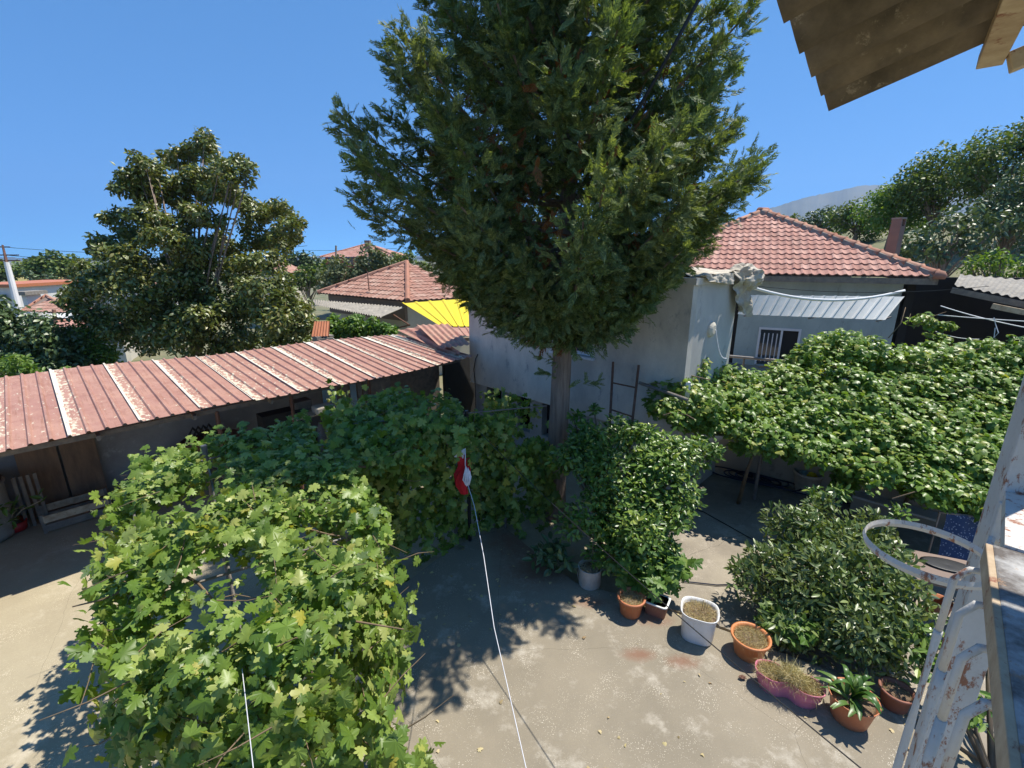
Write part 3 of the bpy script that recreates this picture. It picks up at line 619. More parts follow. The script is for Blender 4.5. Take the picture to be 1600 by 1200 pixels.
for (a, b, z0, z1) in ((ws, we, wz0, wz0 + .07), (ws, we, wz1 - .07, wz1), (ws, ws + .07, wz0 + .07, wz1 - .07), (we - .07, we, wz0 + .07, wz1 - .07), (ws + .52, ws + .6, wz0 + .07, wz1 - .07)):
    q = wall_piece(a, b, z0, z1, .07, .06); wf.add(q.v, q.f)
wf = wf.build('window', 'upvc', ann)
for a, b in ((ws + .07, ws + .52), (ws + .6, we - .07)): q = wall_piece(a, b, wz0 + .07, wz1 - .07, .1, .01); q.build('pane', 'glass', wf)
q = wall_piece(ws - .06, we + .06, wz0 - .05, wz0 - .002, -.09, .17); q.build('sill', 'upvc', wf)
mb = MB(); mb.tube([AN(.38, -.03, 2.15), AN(.3, -.05, 2.0), AN(.22, -.05, 1.7), AN(.24, -.02, 1.2), AN(.24, -.02, .4)], .012, 6); mb.build('cable', 'black', ann)
# round vent on the side wall, with its cord
def AS(d, z, o=.0): q = C1 + AY * d + AX * o; return Vector((q.x, q.y, z))
vc = AS(.95, 3.35); vt = thing('wall_disc', vc, 'round cream disc on the side wall of the annex with a white cord hanging', 'vent')
def disc(c, nrm, r, d, name, m, par):
    nrm = nrm.normalized(); u = nrm.orthogonal().normalized(); MB().tube([c, c + nrm * d * .6, c + nrm * d], [r, r * .95, r * .55], 20).build(name, m, par)
disc(vc, AX, .15, .08, 'disc', 'cream', vt)
mb = MB(); pts = [vc + AX * .1]; tgt = P(1135, 560, 9.0)
for i in range(1, 9):
    f = i / 8; pts.append((vc + AX * .1).lerp(tgt, f) - Vector((0, 0, .18 * math.sin(math.pi * f))))
mb.tube(pts, .011, 6); mb.build('cord', 'whitecloth', vt)
q = AS(.02, 2.2, .06); tag(MB().beam(Vector((q.x, q.y, 2.0)), Vector((q.x, q.y, 2.5)), .09, .09).build('rail_post', 'white', origin=q), 'short white post at the corner of the grey annex', 'post')
# steel ladder, pipe
l0 = P(950, 640, 8.3); lad = thing('ladder', AN(4.3, -.25, 0), 'rusty steel ladder leaning on the grey annex wall, top rungs showing above the citrus', 'ladder')
la = P(955, 622, 8.9); lb = P(958, 566, 9.25); ra = P(991, 632, 8.6); rb = P(998, 571, 8.95)
def ext(a, b, f): return a + (b - a) * f
for a, b in ((la, lb), (ra, rb)): mb = MB(); mb.tube([ext(a, b, -2.2), b], .026, 8); mb.build('rail', 'rust', lad)
for f in (-1.6, -.95, -.3, .42): mb = MB(); mb.tube([ext(la, lb, f), ext(ra, rb, f)], .017, 6); mb.build('rung', 'rust', lad)
mb = MB(); mb.tube([P(999, 598, 8.7), P(1075, 625, 8.0)], .032, 10); tag(mb.build('steel_pipe', 'steel', origin=P(1030, 600, 8.4)), 'grey steel pipe running from the ladder into the vine', 'pipe')
# tarpaulin on the annex corner
def crumple(name, c, rx, ry, rz, m, par=None, seed=1, amp=.25):
    mb = MB(); n1, n2 = 26, 16; vs = []
    for i in range(n2 + 1):
        e = -math.pi / 2 + math.pi * i / n2
        for j in range(n1):
            a = 2 * math.pi * j / n1; d = Vector((math.cos(a) * math.cos(e), math.sin(a) * math.cos(e), math.sin(e)))
            k = 1 + amp * noise.noise(d * 2.3 + Vector((seed, 0, 0))) + amp * .7 * abs(noise.noise(d * 6 + Vector((0, seed, 0)))); vs.append(Vector(c) + Vector((d.x * rx * k, d.y * ry * k, d.z * rz * k)))
    mb.add(vs, [(i * n1 + j, i * n1 + (j + 1) % n1, (i + 1) * n1 + (j + 1) % n1, (i + 1) * n1 + j) for i in range(n2) for j in range(n1)]); return mb.build(name, m, par, origin=c)
tp = thing('tarpaulin', P(1138, 445, 9.8), 'crumpled dirty white tarpaulin bundled over the corner of the annex roof', 'tarpaulin')
crumple('bundle', AS(2.12, 4.28, .1), .3, .34, .24, 'tarp', tp, 3, .45)
def cloth(name, corners, nx, ny, amp, m, par=None, seed=0, th=.006, folds=6):
    a, b, c, d = [Vector(q) for q in corners]; nrm = (b - a).cross(d - a).normalized(); vs = []; 
    for lay in (0, 1):
        for j in range(ny + 1):
            for i in range(nx + 1):
                u, v = i / nx, j / ny; p = a.lerp(b, u).lerp(d.lerp(c, u), v); k = amp * (noise.noise(Vector((u * folds, v * folds * .6, seed))) + .5 * noise.noise(Vector((u * folds * 2.5, v * folds, seed + 5)))); vs.append(p + nrm * (k + lay * th))
    W = nx + 1; o = W * (ny + 1); fs = [(j * W + i, j * W + i + 1, (j + 1) * W + i + 1, (j + 1) * W + i) for j in range(ny) for i in range(nx)]; fs += [tuple(o + q for q in f[::-1]) for f in fs]
    return MB().add(vs, fs).build(name, m, par, True, origin=a)
cloth('drape', (AS(.15, 4.38, .12), AS(2.2, 4.40, .12), AS(2.2, 4.44, -1.1), AS(.3, 4.40, -1.1)), 26, 16, .07, 'tarp', tp, 2)
cloth('flap', (AS(1.45, 4.40, .13), AS(2.45, 4.38, .16), AS(2.5, 3.45, .2), AS(1.9, 3.65, .17)), 18, 16, .16, 'tarp', tp, 6)
cloth('edge_fold', (AS(.2, 4.39, .11), AS(1.5, 4.40, .12), AS(1.45, 4.18, .15), AS(.25, 4.28, .14)), 18, 6, .05, 'tarp', tp, 9)

# ---------------------------------------------------------------- pale blue house with tiled hip roof
HX = Vector((.902, -.431, 0)).normalized(); HN = Vector((.431, .902, 0)).normalized()
hr = Vector((11.2, 12.4, 4.15)); hl = hr - HX * 8.5; apex = Vector((9.2, 18.1, 6.22)); hb = hr + HN * 8.5; hbl = hl + HN * 8.5
apex = hr - HX * 4.25 + HN * 4.25; apex.z = 6.24
ho = thing('tiled_house', (hr.x - 3, hr.y + 4, 1.3), 'pale blue house with red clay tile hip roof behind the right-hand vine', 'house')
tile_face(ho, hl, hr, apex, .21, .325, 'tile', 300)
tile_face(ho, hr, hb, apex, .21, .325, 'tile', 0, join=True)
tile_face(ho, hbl, hl, apex, .21, .325, 'tile', 0, join=True)
MB().add([hl, hr, hb, hbl, apex], [(0, 1, 4), (1, 2, 4), (2, 3, 4), (3, 0, 4), (3, 2, 1, 0)]).build('roof_deck', 'brownwall', ho)
def ridge(par, a, b, n, r, m='ridge'):
    d = (b - a) / n; vs0 = []
    MB().tube([a + Vector((0, 0, .01)), b + Vector((0, 0, .01))], r * 1.15, 8).build('ridge_mortar', 'mortar', par)
    me = None
    for i in range(n):
        p = a + d * i + Vector((0, 0, .05)); mb = MB(); q = p + d * 1.12
        mb.tube([p + Vector((0, 0, .02)), p + d * .2, q - Vector((0, 0, .0))], [r * 1.12, r * 1.02, r * .86], 12)
        mb.build('ridge_tile', m, par, True)
ridge(ho, hr + (apex - hr) * .01, apex, 16, .13)
ridge(ho, hl, apex, 12, .1)
MB().tube([apex + Vector((-.1, 0, .05)), apex + Vector((.25, .1, .05))], .15, 10).build('ridge_cap', 'ridge', ho, True)
MB().lathe([(0, -.1), (.13, -.1), (.16, 0), (.1, .1), (0, .13)], hr + Vector((.0, .0, .07)), 16).build('corner_cap', 'ridge', ho, True)
MB().beam(hl - Vector((0, 0, .1)) + HN * .03, hr - Vector((0, 0, .1)) + HN * .03, .04, .16).build('fascia', 'oldwood', ho)
MB().beam(hr - Vector((0, 0, .1)) + HN * .03, hb - Vector((0, 0, .1)), .04, .16).build('fascia', 'oldwood', ho)
WN = .75
def HP(s_, d, z): q = hr - HX * s_ + HN * d; return Vector((q.x, q.y, z))     # s from right corner to the left, d back
def hwall(s0, s1, z0, z1, m, nm, d=WN, th=.2, par=ho): return MB().add([HP(s0, d, z0), HP(s1, d, z0), HP(s1, d + th, z0), HP(s0, d + th, z0), HP(s0, d, z1), HP(s1, d, z1), HP(s1, d + th, z1), HP(s0, d + th, z1)], [(0, 1, 2, 3), (4, 7, 6, 5), (0, 4, 5, 1), (1, 5, 6, 2), (2, 6, 7, 3), (3, 7, 4, 0)]).build(nm, m, par)
def find_s(px, py, d):     # where the pixel column meets the house plane at depth d
    rr = ray(px, py); o = hr + HN * d; t = (o.x * HN.x + o.y * HN.y) / (rr.x * HN.x + rr.y * HN.y); q = rr * t; q.z += H; return (hr - q).dot(HX), q.z
sl, zt_ = find_s(1186, 514, WN); sm, _ = find_s(1222, 518, WN); sr, _ = find_s(1252, 518, WN); sdl, _ = find_s(1150, 520, WN)
mb_s = [(0.5, sr, 1.2, 3.98), (sl, sdl, 1.2, 3.98), (sr, sl, zt_, 3.98), (sr, sl, 1.2, zt_ - 1.15), (sdl + .75, 8, 1.2, 3.98)]
for a in mb_s: hwall(*a, 'bluewall', 'wall')
hwall(sdl, sdl + .75, 1.2, 3.5, 'dark', 'doorway_shade', WN + .1)  # dark slab painted as the shade inside the open door
hwall(.55, 8, 1.25, 3.9, 'bluewall', 'rear_wall', 7.5)
q = MB()
fr = hwall(sl - .06, sl, zt_ - 1.15, zt_, 'upvc', 'window', WN - .02, .1); 
hwall(sr, sr + .06, zt_ - 1.15, zt_, 'upvc', 'frame', WN - .02, .1, fr); hwall(sr, sl, zt_ - .001, zt_ + .07, 'upvc', 'frame', WN - .03, .1, fr); hwall(sm - .03, sm + .03, zt_ - 1.15, zt_, 'upvc', 'frame', WN - .015, .08, fr)
hwall(sm, sl - .06, zt_ - 1.1, zt_ - .02, 'glass', 'pane', WN + .04, .02, fr); hwall(sr + .06, sm - .03, zt_ - 1.1, zt_ - .02, 'dark', 'pane', WN + .05, .02, fr)
for i in range(5):
    hwall(sm + .1 + i * .12, sm + .13 + i * .12, zt_ - 1.05, zt_ - .12, 'whitecloth', 'curtain_fold', WN + .025, .01, fr)
# white ribbed awning
aw = [P(1152, 491, 11.4), P(1385, 499, 10.0), P(1172, 456, 12.9), P(1404, 468, 11.5)]
aw[2].z = aw[3].z = 3.72; aw[0].z = aw[1].z = 3.28
aw[0], aw[1] = G(1152, 491, 3.28), G(1382, 500, 3.22); aw[2], aw[3] = G(1166, 461, 3.75), G(1412, 463.5, 3.75)
sheet_mesh(aw[0], aw[1], aw[2], aw[3], .24, .035, 'rib', n_len=2).build('awning', 'whitesheet', ho)['label'] = 'white ribbed metal awning over the window'
for f in (.05, .5, .95):
    a = aw[0].lerp(aw[1], f); b = aw[2].lerp(aw[3], f) - Vector((0, 0, .5)); MB().beam(a - Vector((0, 0, .04)), b, .03, .03).build('awning_bracket', 'steel', ho)
cc = P(1394, 395, 15.2); chm = MB().box(cc + Vector((0, 0, .25)), (.27, .3, 1.15), .45).build('chimney', 'brownwall', ho)
for sx in (-1, 1): MB().box(cc + Vector((.1 * sx, .05 * sx, .93)), (.05, .29, .22), .45).build('brick', 'brownwall', ho)
MB().box(cc + Vector((0, 0, 1.07)), (.29, .31, .05), .45).build('chimney_cap', 'mortar', ho)
# teal pipe by door
pq = G(1132, 560, 1.9); mb = MB(); mb.tube([P(1134, 478, 10.8), P(1127, 556, 10.9)], .03, 8); tag(mb.build('teal_pipe', 'teal', origin=P(1130, 500, 10.8)), 'upright teal painted pipe between the annex and the blue house', 'pipe')
# sagging white conduit and wires
def sag(a, b, s_, n=16): return [a.lerp(b, i / n) - Vector((0, 0, s_ * 4 * (i / n) * (1 - i / n))) for i in range(n + 1)]
mb = MB(); mb.tube(sag(P(1152, 441, 10.0), P(1413, 454, 10.9), .3), .032, 8); tag(mb.build('conduit', 'pvc', smooth=True, origin=P(1300, 450, 10.5)), 'thick sagging white conduit above the ribbed awning', 'pipe')
def wire(a, b, s_, r, m, label, cat='wire', name='wire', n=16):
    mb = MB(); mb.tube(sag(a, b, s_, n), r, 5); return tag(mb.build(name, m, origin=a), label, cat)
wire(P(1150, 443, 10), P(1545, 447, 9.8), .16, .006, 'black', 'thin wire under the tiled eave ending at the grey roof on the right')
wire(P(1470, 478, 11), P(1720, 530, 8), .08, .011, 'pvc', 'upper white clothes line across the dark porch', 'line')
wire(P(1465, 492, 11), P(1720, 508, 8), .02, .011, 'pvc', 'lower white clothes line across the dark porch', 'line')
wire(P(1462, 518, 11), P(1530, 530, 10), .05, .009, 'pvc', 'short slack grey cord low in the dark porch', 'cord')
mb = MB(); mb.tube([P(1553, 496, 9.5), P(1556, 508, 9.5), P(1560, 520, 9.45), P(1553, 528, 9.5), P(1555, 512, 9.5)], .008, 6); tag(mb.build('cord_loop', 'whitecloth', origin=P(1555, 500, 9.5)), 'white cord looped over the clothes line in the porch', 'cord')
# open porch on the right, its shade painted as near-black walls, with grey fibre roof
po = thing('open_porch', P(1650, 560, 12) - Vector((0, 0, 1.5)), 'deep shaded porch under a grey fibre-cement roof at the right', 'porch')
f0, f1 = P(1490, 447, 11.8), P(1760, 500, 9.5); g0, g1 = P(1500, 430, 14.5), P(1800, 455, 12.5)
sheet_mesh(f0, f1, g0, g1, .17, .045, 'wave', n_len=2).build('roof_sheet', 'fibre_grey', po)
MB().beam(f0 + Vector((0, .02, -.1)), f1 + Vector((0, .02, -.1)), .06, .14).build('front_beam', 'oldwood', po)
MB().beam(P(1550, 478, 10.9), P(1760, 520, 9.3), .05, .12).build('front_board', 'palewood', po)
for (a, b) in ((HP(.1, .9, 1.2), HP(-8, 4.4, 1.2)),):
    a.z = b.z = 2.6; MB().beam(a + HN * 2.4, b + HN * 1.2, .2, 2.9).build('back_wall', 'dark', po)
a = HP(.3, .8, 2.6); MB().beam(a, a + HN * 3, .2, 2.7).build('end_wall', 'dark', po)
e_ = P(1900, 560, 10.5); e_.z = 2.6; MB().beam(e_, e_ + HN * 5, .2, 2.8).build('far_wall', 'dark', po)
# terrace under the house, retaining walls
RA = Vector((4.75, 10.2, 0)); RB = Vector((8.45, 6.85, 0)); RC = Vector((14, 4.6, 0))
ground('terrace', [(4.9, 10.3), (8.5, 7.1), (15, 5), (24, 12), (20, 24), (4, 24), (2.4, 15.5), (3.2, 13.5)], 1.25, 1.6, 'court')
tag(MB().beam(RA + Vector((0, 0, .58)), RB + Vector((0, 0, .58)), .22, 1.5).build('retaining_wall', 'retain', origin=RA), 'beige rendered retaining wall behind the coiled hose', 'wall')
tag(MB().beam(RB + Vector((.03, -.02, .58)), RC + Vector((0, 0, .58)), .22, 1.5).build('retaining_wall', 'retain', origin=RB), 'stretch of retaining wall below the right end of the vine', 'wall')
la_ = G(1330, 792, -.08); lb_ = G(1460, 832, -.08)
lw = thing('low_wall', la_, 'low beige wall with pale coping beside the courtyard drain', 'wall')
MB().beam(la_ + Vector((0, 0, .13)), lb_ + Vector((0, 0, .13)), .3, .3).build('wall', 'retain', lw); MB().beam(la_ + Vector((0, 0, .30)), lb_ + Vector((0, 0, .30)), .34, .04).build('coping', 'white', lw)
mb = MB(); mb.tube([G(1079, 551, 2.2), G(1256, 567, 2.2)], .035, 8); hr_ = mb.build('terrace_rail', 'steel', origin=G(1079, 551, 2.2)); tag(hr_, 'pale horizontal pipe rail on the terrace above the vine', 'rail')
for f in (0.02, .5, .98):
    a = G(1079, 551, 2.2).lerp(G(1256, 567, 2.2), f); MB().tube([Vector((a.x, a.y, 1.25)), Vector((a.x, a.y, 2.18))], .025, 8).build('rail_post', 'steel', hr_)

# ---------------------------------------------------------------- middle-distance house, awnings
def hip_house(name, A, B, Cc, ap, wallz, label, tw, tl, mt='tile_old', wm='cream', wallz0=None, inset=.5, ridge_n=14, rr=.12, cat='house'):
    """A-B front eave, B-Cc right eave, ap apex; D closes the plan"""
    A, B, Cc, ap = map(Vector, (A, B, Cc, ap)); D_ = A + (Cc - B); t = thing(name, (A + Cc) / 2, label, cat)
    t.location.z = wallz
    tile_face(t, A, B, ap, tw, tl, mt, 0, join=True); tile_face(t, B, Cc, ap, tw, tl, mt, 0, join=True); tile_face(t, D_, A, ap, tw, tl, mt, 0, join=True)
    MB().add([A, B, Cc, D_, ap], [(0, 1, 4), (1, 2, 4), (2, 3, 4), (3, 0, 4), (3, 2, 1, 0)]).build('roof_deck', 'brownwall', t)
    ctr = (A + B + Cc + D_) / 4; ins = [p + (ctr - p).normalized() * inset * 1.4 for p in (A, B, Cc, D_)]
    zt = min(p.z for p in (A, B, Cc, D_)) - .02
    MB().prism([(p.x, p.y) for p in ins], wallz, zt).build('walls', wm, t)
    for a in (A, B): MB().tube([a + Vector((0, 0, .06)), ap + Vector((0, 0, .06))], rr, 8).build('ridge_tiles', 'ridge', t)
    return t, ins
A = P(497, 460, 25); B = P(637, 470, 20.5); ap = P(636, 411, 25.5); Cc = P(760, 466, 23)
B.z = A.z = Cc.z = (A.z + B.z) / 2
hh, ins = hip_house('old_tiled_house', A, B, Cc, ap, -1.6, 'old house with faded tile hip roof left of the cypress, beyond the shed', .30, .38)
# awning of grey fibre sheet on its front
bd = (B - A).normalized(); MB().beam(ins[0].lerp(ins[1], 0) + Vector((0, -.05, 0)) + Vector((0, 0, A.z - .5 - ins[0].z)), ins[1] + Vector((0, -.05, 0)) + Vector((0, 0, A.z - .5 - ins[1].z)), .14, .9).build('brown_band', 'brownwall', hh)
sheet_mesh(P(490, 477, 22.5), P(597, 497, 18.3), P(490, 469, 24.5), P(634, 481, 20.6), .2, .06, 'wave', n_len=1).build('awning', 'fibre_grey', hh)
for (px, ww, z0, z1, m) in ((520, 1.0, -.8, .9, 'glass'), (553, .9, -.8, 1.1, 'brownwall'), (578, .7, -.3, .9, 'glass'), (606, .9, -1.2, 1.0, 'dark')):
    f = (px - 497) / 140; c = ins[0].lerp(ins[1], f); d = (ins[1] - ins[0]).normalized(); nrm = Vector((d.y, -d.x, 0)); c = Vector((c.x, c.y, (z0 + z1) / 2)) + nrm * .02
    o = MB().beam(c - d * ww / 2, c + d * ww / 2, .06, z1 - z0).build('window', m, hh)
mb = MB(); mb.tube([P(577, 455, 22.8), P(574, 424, 22.8)], .03, 6); mb.build('roof_pole', 'rust', hh)
mb = MB(); mb.tube([P(615, 492, 19.5), P(640, 508, 19), P(618, 513, 19)], .04, 6); mb.build('bracket', 'rust', hh)
ye = thing('yellow_canopy', P(700, 500, 17), 'bright yellow ribbed sheet canopy just left of the cypress', 'canopy')
sheet_mesh(P(687, 510, 15.5), P(735, 510, 15.5), P(628, 474, 19), P(735, 466, 18.5), .19, .035, 'rib').build('canopy_sheet', 'yellow', ye)
MB().beam(P(690, 512, 15.6), P(740, 512, 15.6), .06, .08).build('front_beam', 'oldwood', ye)
MB().tube([P(700, 513, 16), P(700, 580, 16.2)], .05, 8).build('post', 'steel', ye)
ms = thing('maroon_canopy', P(700, 520, 14.6), 'small maroon sheet roof tucked below the yellow canopy', 'canopy')
sheet_mesh(P(690, 520, 14.2), P(745, 527, 14), P(668, 511, 15.3), P(740, 512, 15.2), .2, .03, 'rib').build('canopy_sheet', 'sheet_plain', ms)
MB().beam(P(700, 532, 14.2), P(740, 529, 14), .12, .1).build('front_beam', 'palewood', ms)
# far houses on the horizon
t1, _ = hip_house('red_house', P(500, 402, 72), P(618, 401, 66), P(640, 400, 85), P(575, 381, 78), -3, 'far brick-red two-storey house with a red hip roof above the trees', .5, .6, 'tile', 'redwall', inset=.6, rr=.15)
for px in (520, 545, 575, 600): 
    c = P(px, 409, 67); MB().box(c, (1.2, .3, 1.2), -.2).build('window', 'glass', t1)
MB().box(P(575, 384, 72), (.8, .8, 1.6)).build('chimney', 'brownwall', t1)
t2, _ = hip_house('far_tiled_house', P(405, 425, 62), P(452, 427, 56), P(480, 424, 68), P(440, 409, 62), -4, 'far tiled house just right of the magnolia', .5, .6, 'tile_old', 'cream')
t3, _ = hip_house('small_tiled_house', P(34, 487, 40), P(116, 489, 38), P(150, 484, 48), P(72, 462, 43), -4.5, 'little house with pyramid tile roof left of the magnolia', .45, .55, 'tile_old', 'cream', inset=.3)
sheet_mesh(P(68, 497, 35), P(126, 496, 35), P(66, 490, 38), P(122, 489, 38), .3, .04, 'rib').build('awning', 'whitesheet', t3)
MB().tube([P(86, 498, 35), P(84, 484, 35)], .12, 8).build('post', 'rust', t3)
t4, _ = hip_house('roof_strip_house', P(40, 512, 30), P(190, 512, 29), P(240, 500, 40), P(150, 495, 35), -4.5, 'house whose red tile roof edge shows between bush and magnolia', .4, .5, 'tile', 'cream')
def box_house(name, px0, px1, ytop, ybot, t, depth, m, label, roofm=None, wins=()):
    a = P(px0, ytop, t); b = P(px1, ytop, t); z0 = P(px0, ybot, t).z - 2; h = thing(name, (a + b) / 2, label, 'building'); h.location.z = z0
    dy = depth; poly = [(a.x, a.y), (b.x, b.y), (b.x, b.y + dy), (a.x, a.y + dy)]
    MB().prism(poly, z0, a.z).build('walls', m, h)
    MB().prism([(a.x - .4, a.y - .4), (b.x + .4, b.y - .4), (b.x + .4, b.y + dy + .4), (a.x - .4, a.y + dy + .4)], a.z + .003, a.z + .35).build('roof', roofm or 'mortar', h)
    for (p0, p1, y0, y1) in wins:
        c0 = P(p0, y0, t - .05); c1 = P(p1, y1, t - .05); f = MB().box((c0 + c1) / 2, (abs(c1.x - c0.x), .12, abs(c0.z - c1.z))).build('window', 'glass', h)
        MB().box(Vector(((c0.x + c1.x) / 2, (c0.y + c1.y) / 2 - .1, min(c0.z, c1.z) - .08)), (abs(c1.x - c0.x) + .2, .25, .12)).build('sill', 'white', f)
    return h
box_house('white_building', 28, 210, 449, 485, 60, 14, 'white', 'long low white building at the far left beyond the tiled roof', 'tile_old', ((40, 60, 457, 466), (75, 92, 458, 467), (96, 110, 456, 464), (120, 140, 458, 466), (150, 160, 458, 478), (175, 190, 458, 466)))
box_house('white_villa', -60, 20, 449, 480, 52, 10, 'white', 'white house with orange roof edge at the left frame edge', 'terracotta', ((-20, -5, 458, 468), (0, 10, 460, 468)))
box_house('outbuilding', 33, 40, 461, 487, 46, 1.5, 'white', 'narrow white gatepost building left of the pyramid tile roof', 'mortar')
tag(MB().prism([P(20, 440, 90).xy, P(150, 440, 90).xy, P(150, 440, 130).xy, P(20, 440, 130).xy], -6, P(20, 436, 90).z - .6).build('dry_field', 'grassyellow'), kind='structure')
# utility pole
up0 = P(27, 480, 42); up1 = P(4, 383, 42); up = thing('utility_pole', up0 - Vector((0, 0, 2)), 'leaning concrete utility pole with steel crossarms at the far left', 'pole')
mb = MB(); mb.tube([up0 - Vector((0, 0, 2.5)), up0.lerp(up1, .72)], [.3, .2], 10); mb.build('shaft', 'white', up)
mb = MB(); mb.tube([up0.lerp(up1, .72), up1], [.12, .07], 6); mb.build('mast', 'rust', up)
for f in (.75, .84, .97):
    c = up0.lerp(up1, f); d = Vector((1, .4, 0)) * (.9 if f < .9 else .45); MB().beam(c - d, c + d, .1, .1).build('crossarm', 'rust', up)
for i, (a, b, sg) in enumerate(((up0.lerp(up1, .84), P(470, 392, 48), .8), (up0.lerp(up1, .97), P(480, 384, 48), .7), (P(470, 391, 55), P(620, 388, 55), .1))):
    wire(a, b, sg, .02, 'black', ['lower power line from the leaning pole', 'upper power line from the leaning pole', 'power line crossing the sky over the red house'][i], 'power line')
mb = MB(); mb.tube([P(525, 412, 58), P(525, 384, 58)], .12, 8); ob = mb.build('street_pole', 'oldwood', origin=P(525, 412, 58)); tag(ob, 'thin pole in front of the far red house', 'pole')

# ---------------------------------------------------------------- background trees
def blob(px, py, t, rpx, k=1.0, kz=None, n=7, seed=0):
    r = rpx / FPX * t; return subclump(P(px, py, t), r, r * .9 * k, (kz or 1) * r, n, .45, seed)
def bgtree(name, items, t, leaf, material, label, dens, cat='tree', group=None, base=None, tr=.2, temps=None, n=7, fill=.6):
    cr = []
    for i, it in enumerate(items): cr += blob(it[0], it[1], t + (it[3] if len(it) > 3 else 0), it[2], seed=i * 7 + int(it[0]), n=n)
    b = base or P(items[0][0], items[0][1], t); z = hgt(b.x, b.y); b = Vector((b.x, b.y, min(z, b.z - 1.5)))
    return tree(name, b, cr, label, cat, material, leaf, dens, temps, group, tr, fill=fill)
bgtree('poplar_tree', [(75, 417, 22), (100, 414, 22), (58, 423, 16), (118, 425, 18)], 80, .75, 'treeleaf', 'rounded tree on the skyline at the far left, right of the pole', 3.0, tr=.3)
bgtree('low_tree', [(5, 425, 16), (25, 423, 10), (-20, 420, 20)], 90, .7, 'darkleaf', 'dark low tree at the left frame edge on the skyline', 2.5)
bgtree('hedge_tree', [(45, 433, 10), (75, 434, 10), (120, 434, 10), (150, 436, 10)], 75, .6, 'darkleaf', 'low dark hedge row above the white building', 3)
bgtree('conifer_tree', [(450, 412, 16), (470, 408, 14), (490, 412, 16)], 85, .7, 'darkleaf', 'dark distant trees just right of the magnolia', 3)
bgtree('broad_tree', [(478, 432, 22), (500, 425, 18), (460, 440, 14)], 52, .42, 'treeleaf', 'green tree between magnolia and old tiled house', 6)
bgtree('almond_tree', [(540, 425, 28), (575, 412, 26), (512, 440, 20), (600, 410, 18), (560, 435, 25)], 42, .35, 'silverleaf', 'wide olive-green tree in front of the far red house', 8)
bgtree('bush', [(622, 408, 14), (640, 402, 12)], 48, .35, 'treeleaf', 'small tree on the skyline left of the cypress', 7)
# far tree belt on the skyline, one mass
wt = []
for i in range(70):
    r = random.Random(i); x = -160 + i * 12; t = 95 + r.uniform(-10, 25)
    if 225 < x < 395: continue
    q = r.uniform(6, 12) / FPX * t; wt.append((P(x + r.uniform(-4, 4), 416 + r.uniform(-3, 5), t), q * 1.6, q, q))
p, nn = clump_pts(wt, 2.2, .5); A, D = orient(nn); V, F = instances(Q, p, A, D, rng.uniform(.5, 1.1, len(p))); wo = np_mesh('distant_woods', V, F, ['treeleaf']); tag(wo, 'belt of far trees along the skyline at the left', 'woods', kind='stuff')
# bright vine behind shed
bgtree('garden_vine', [(520, 512, 22), (550, 514, 20), (580, 516, 20), (605, 520, 16), (480, 512, 22), (500, 530, 18), (540, 530, 20)], 18, .14, 'brightleaf', 'bright green vine patch between shed roof and old house', 55, 'vine', base=P(540, 540, 18), tr=.05, temps=GRs)
bgtree('loquat_tree', [(30, 520, 55), (75, 545, 45), (5, 560, 55), (60, 580, 45), (110, 572, 30), (-30, 510, 60)], 15.5, .2, 'darkleaf', 'dense dark loquat with glossy leaves behind the shed at the left', 42, temps=OVs, tr=.12)
bgtree('green_shrub', [(140, 535, 32), (160, 560, 28), (125, 565, 28), (170, 520, 18)], 16.5, .13, 'brightleaf', 'fresh green shrub between the loquat and the magnolia', 70, 'shrub', tr=.06, temps=OVs)
bgtree('yellow_shrub', [(20, 575, 26), (95, 590, 18), (60, 600, 20)], 13.2, .14, 'brightleaf', 'yellow-green shoots along the rear edge of the shed roof', 60, 'shrub', tr=.05, temps=OVs)
# magnolia
mg = [(320, 235, 32), (365, 265, 28), (280, 250, 30), (230, 262, 26), (200, 290, 32), (250, 300, 42), (310, 290, 42), (350, 300, 26), (225, 335, 26), (270, 350, 30), (365, 300, 22), (180, 345, 22), (215, 370, 28), (160, 385, 24), (185, 400, 30), (130, 425, 26), (150, 445, 34), (120, 470, 24), (330, 345, 20), (395, 330, 28), (430, 330, 28), (450, 355, 28), (400, 370, 34), (345, 385, 34), (440, 385, 24), (300, 400, 40), (240, 420, 42), (370, 425, 40), (200, 460, 44), (280, 470, 46), (350, 475, 44), (420, 450, 36), (430, 500, 40), (465, 480, 30), (150, 495, 30), (210, 520, 44), (290, 530, 46), (370, 530, 42), (450, 530, 34), (480, 510, 20), (300, 335, 26), (290, 440, 40), (330, 300, 24), (255, 375, 26), (410, 410, 30), (310, 500, 40), (385, 475, 36), (240, 490, 36), (340, 260, 20)]
cr = []
for i, (x, y, r_) in enumerate(mg):
    rr = random.Random(i); c = P(x, y, 16.3 + rr.uniform(-1.5, 1.7)); q = r_ / FPX * 16.3 * 1.02; cr += subclump(c, q, q, q * .8, 6, .42, i)
mgb = P(318, 560, 16.6); mgb.z = -.5
tree('magnolia_tree', mgb, cr, 'large glossy magnolia with open crown behind the left end of the shed', 'tree', 'magnolia', .17, 72, OVs, trunk_r=.2, fill=.45, jit=.9)
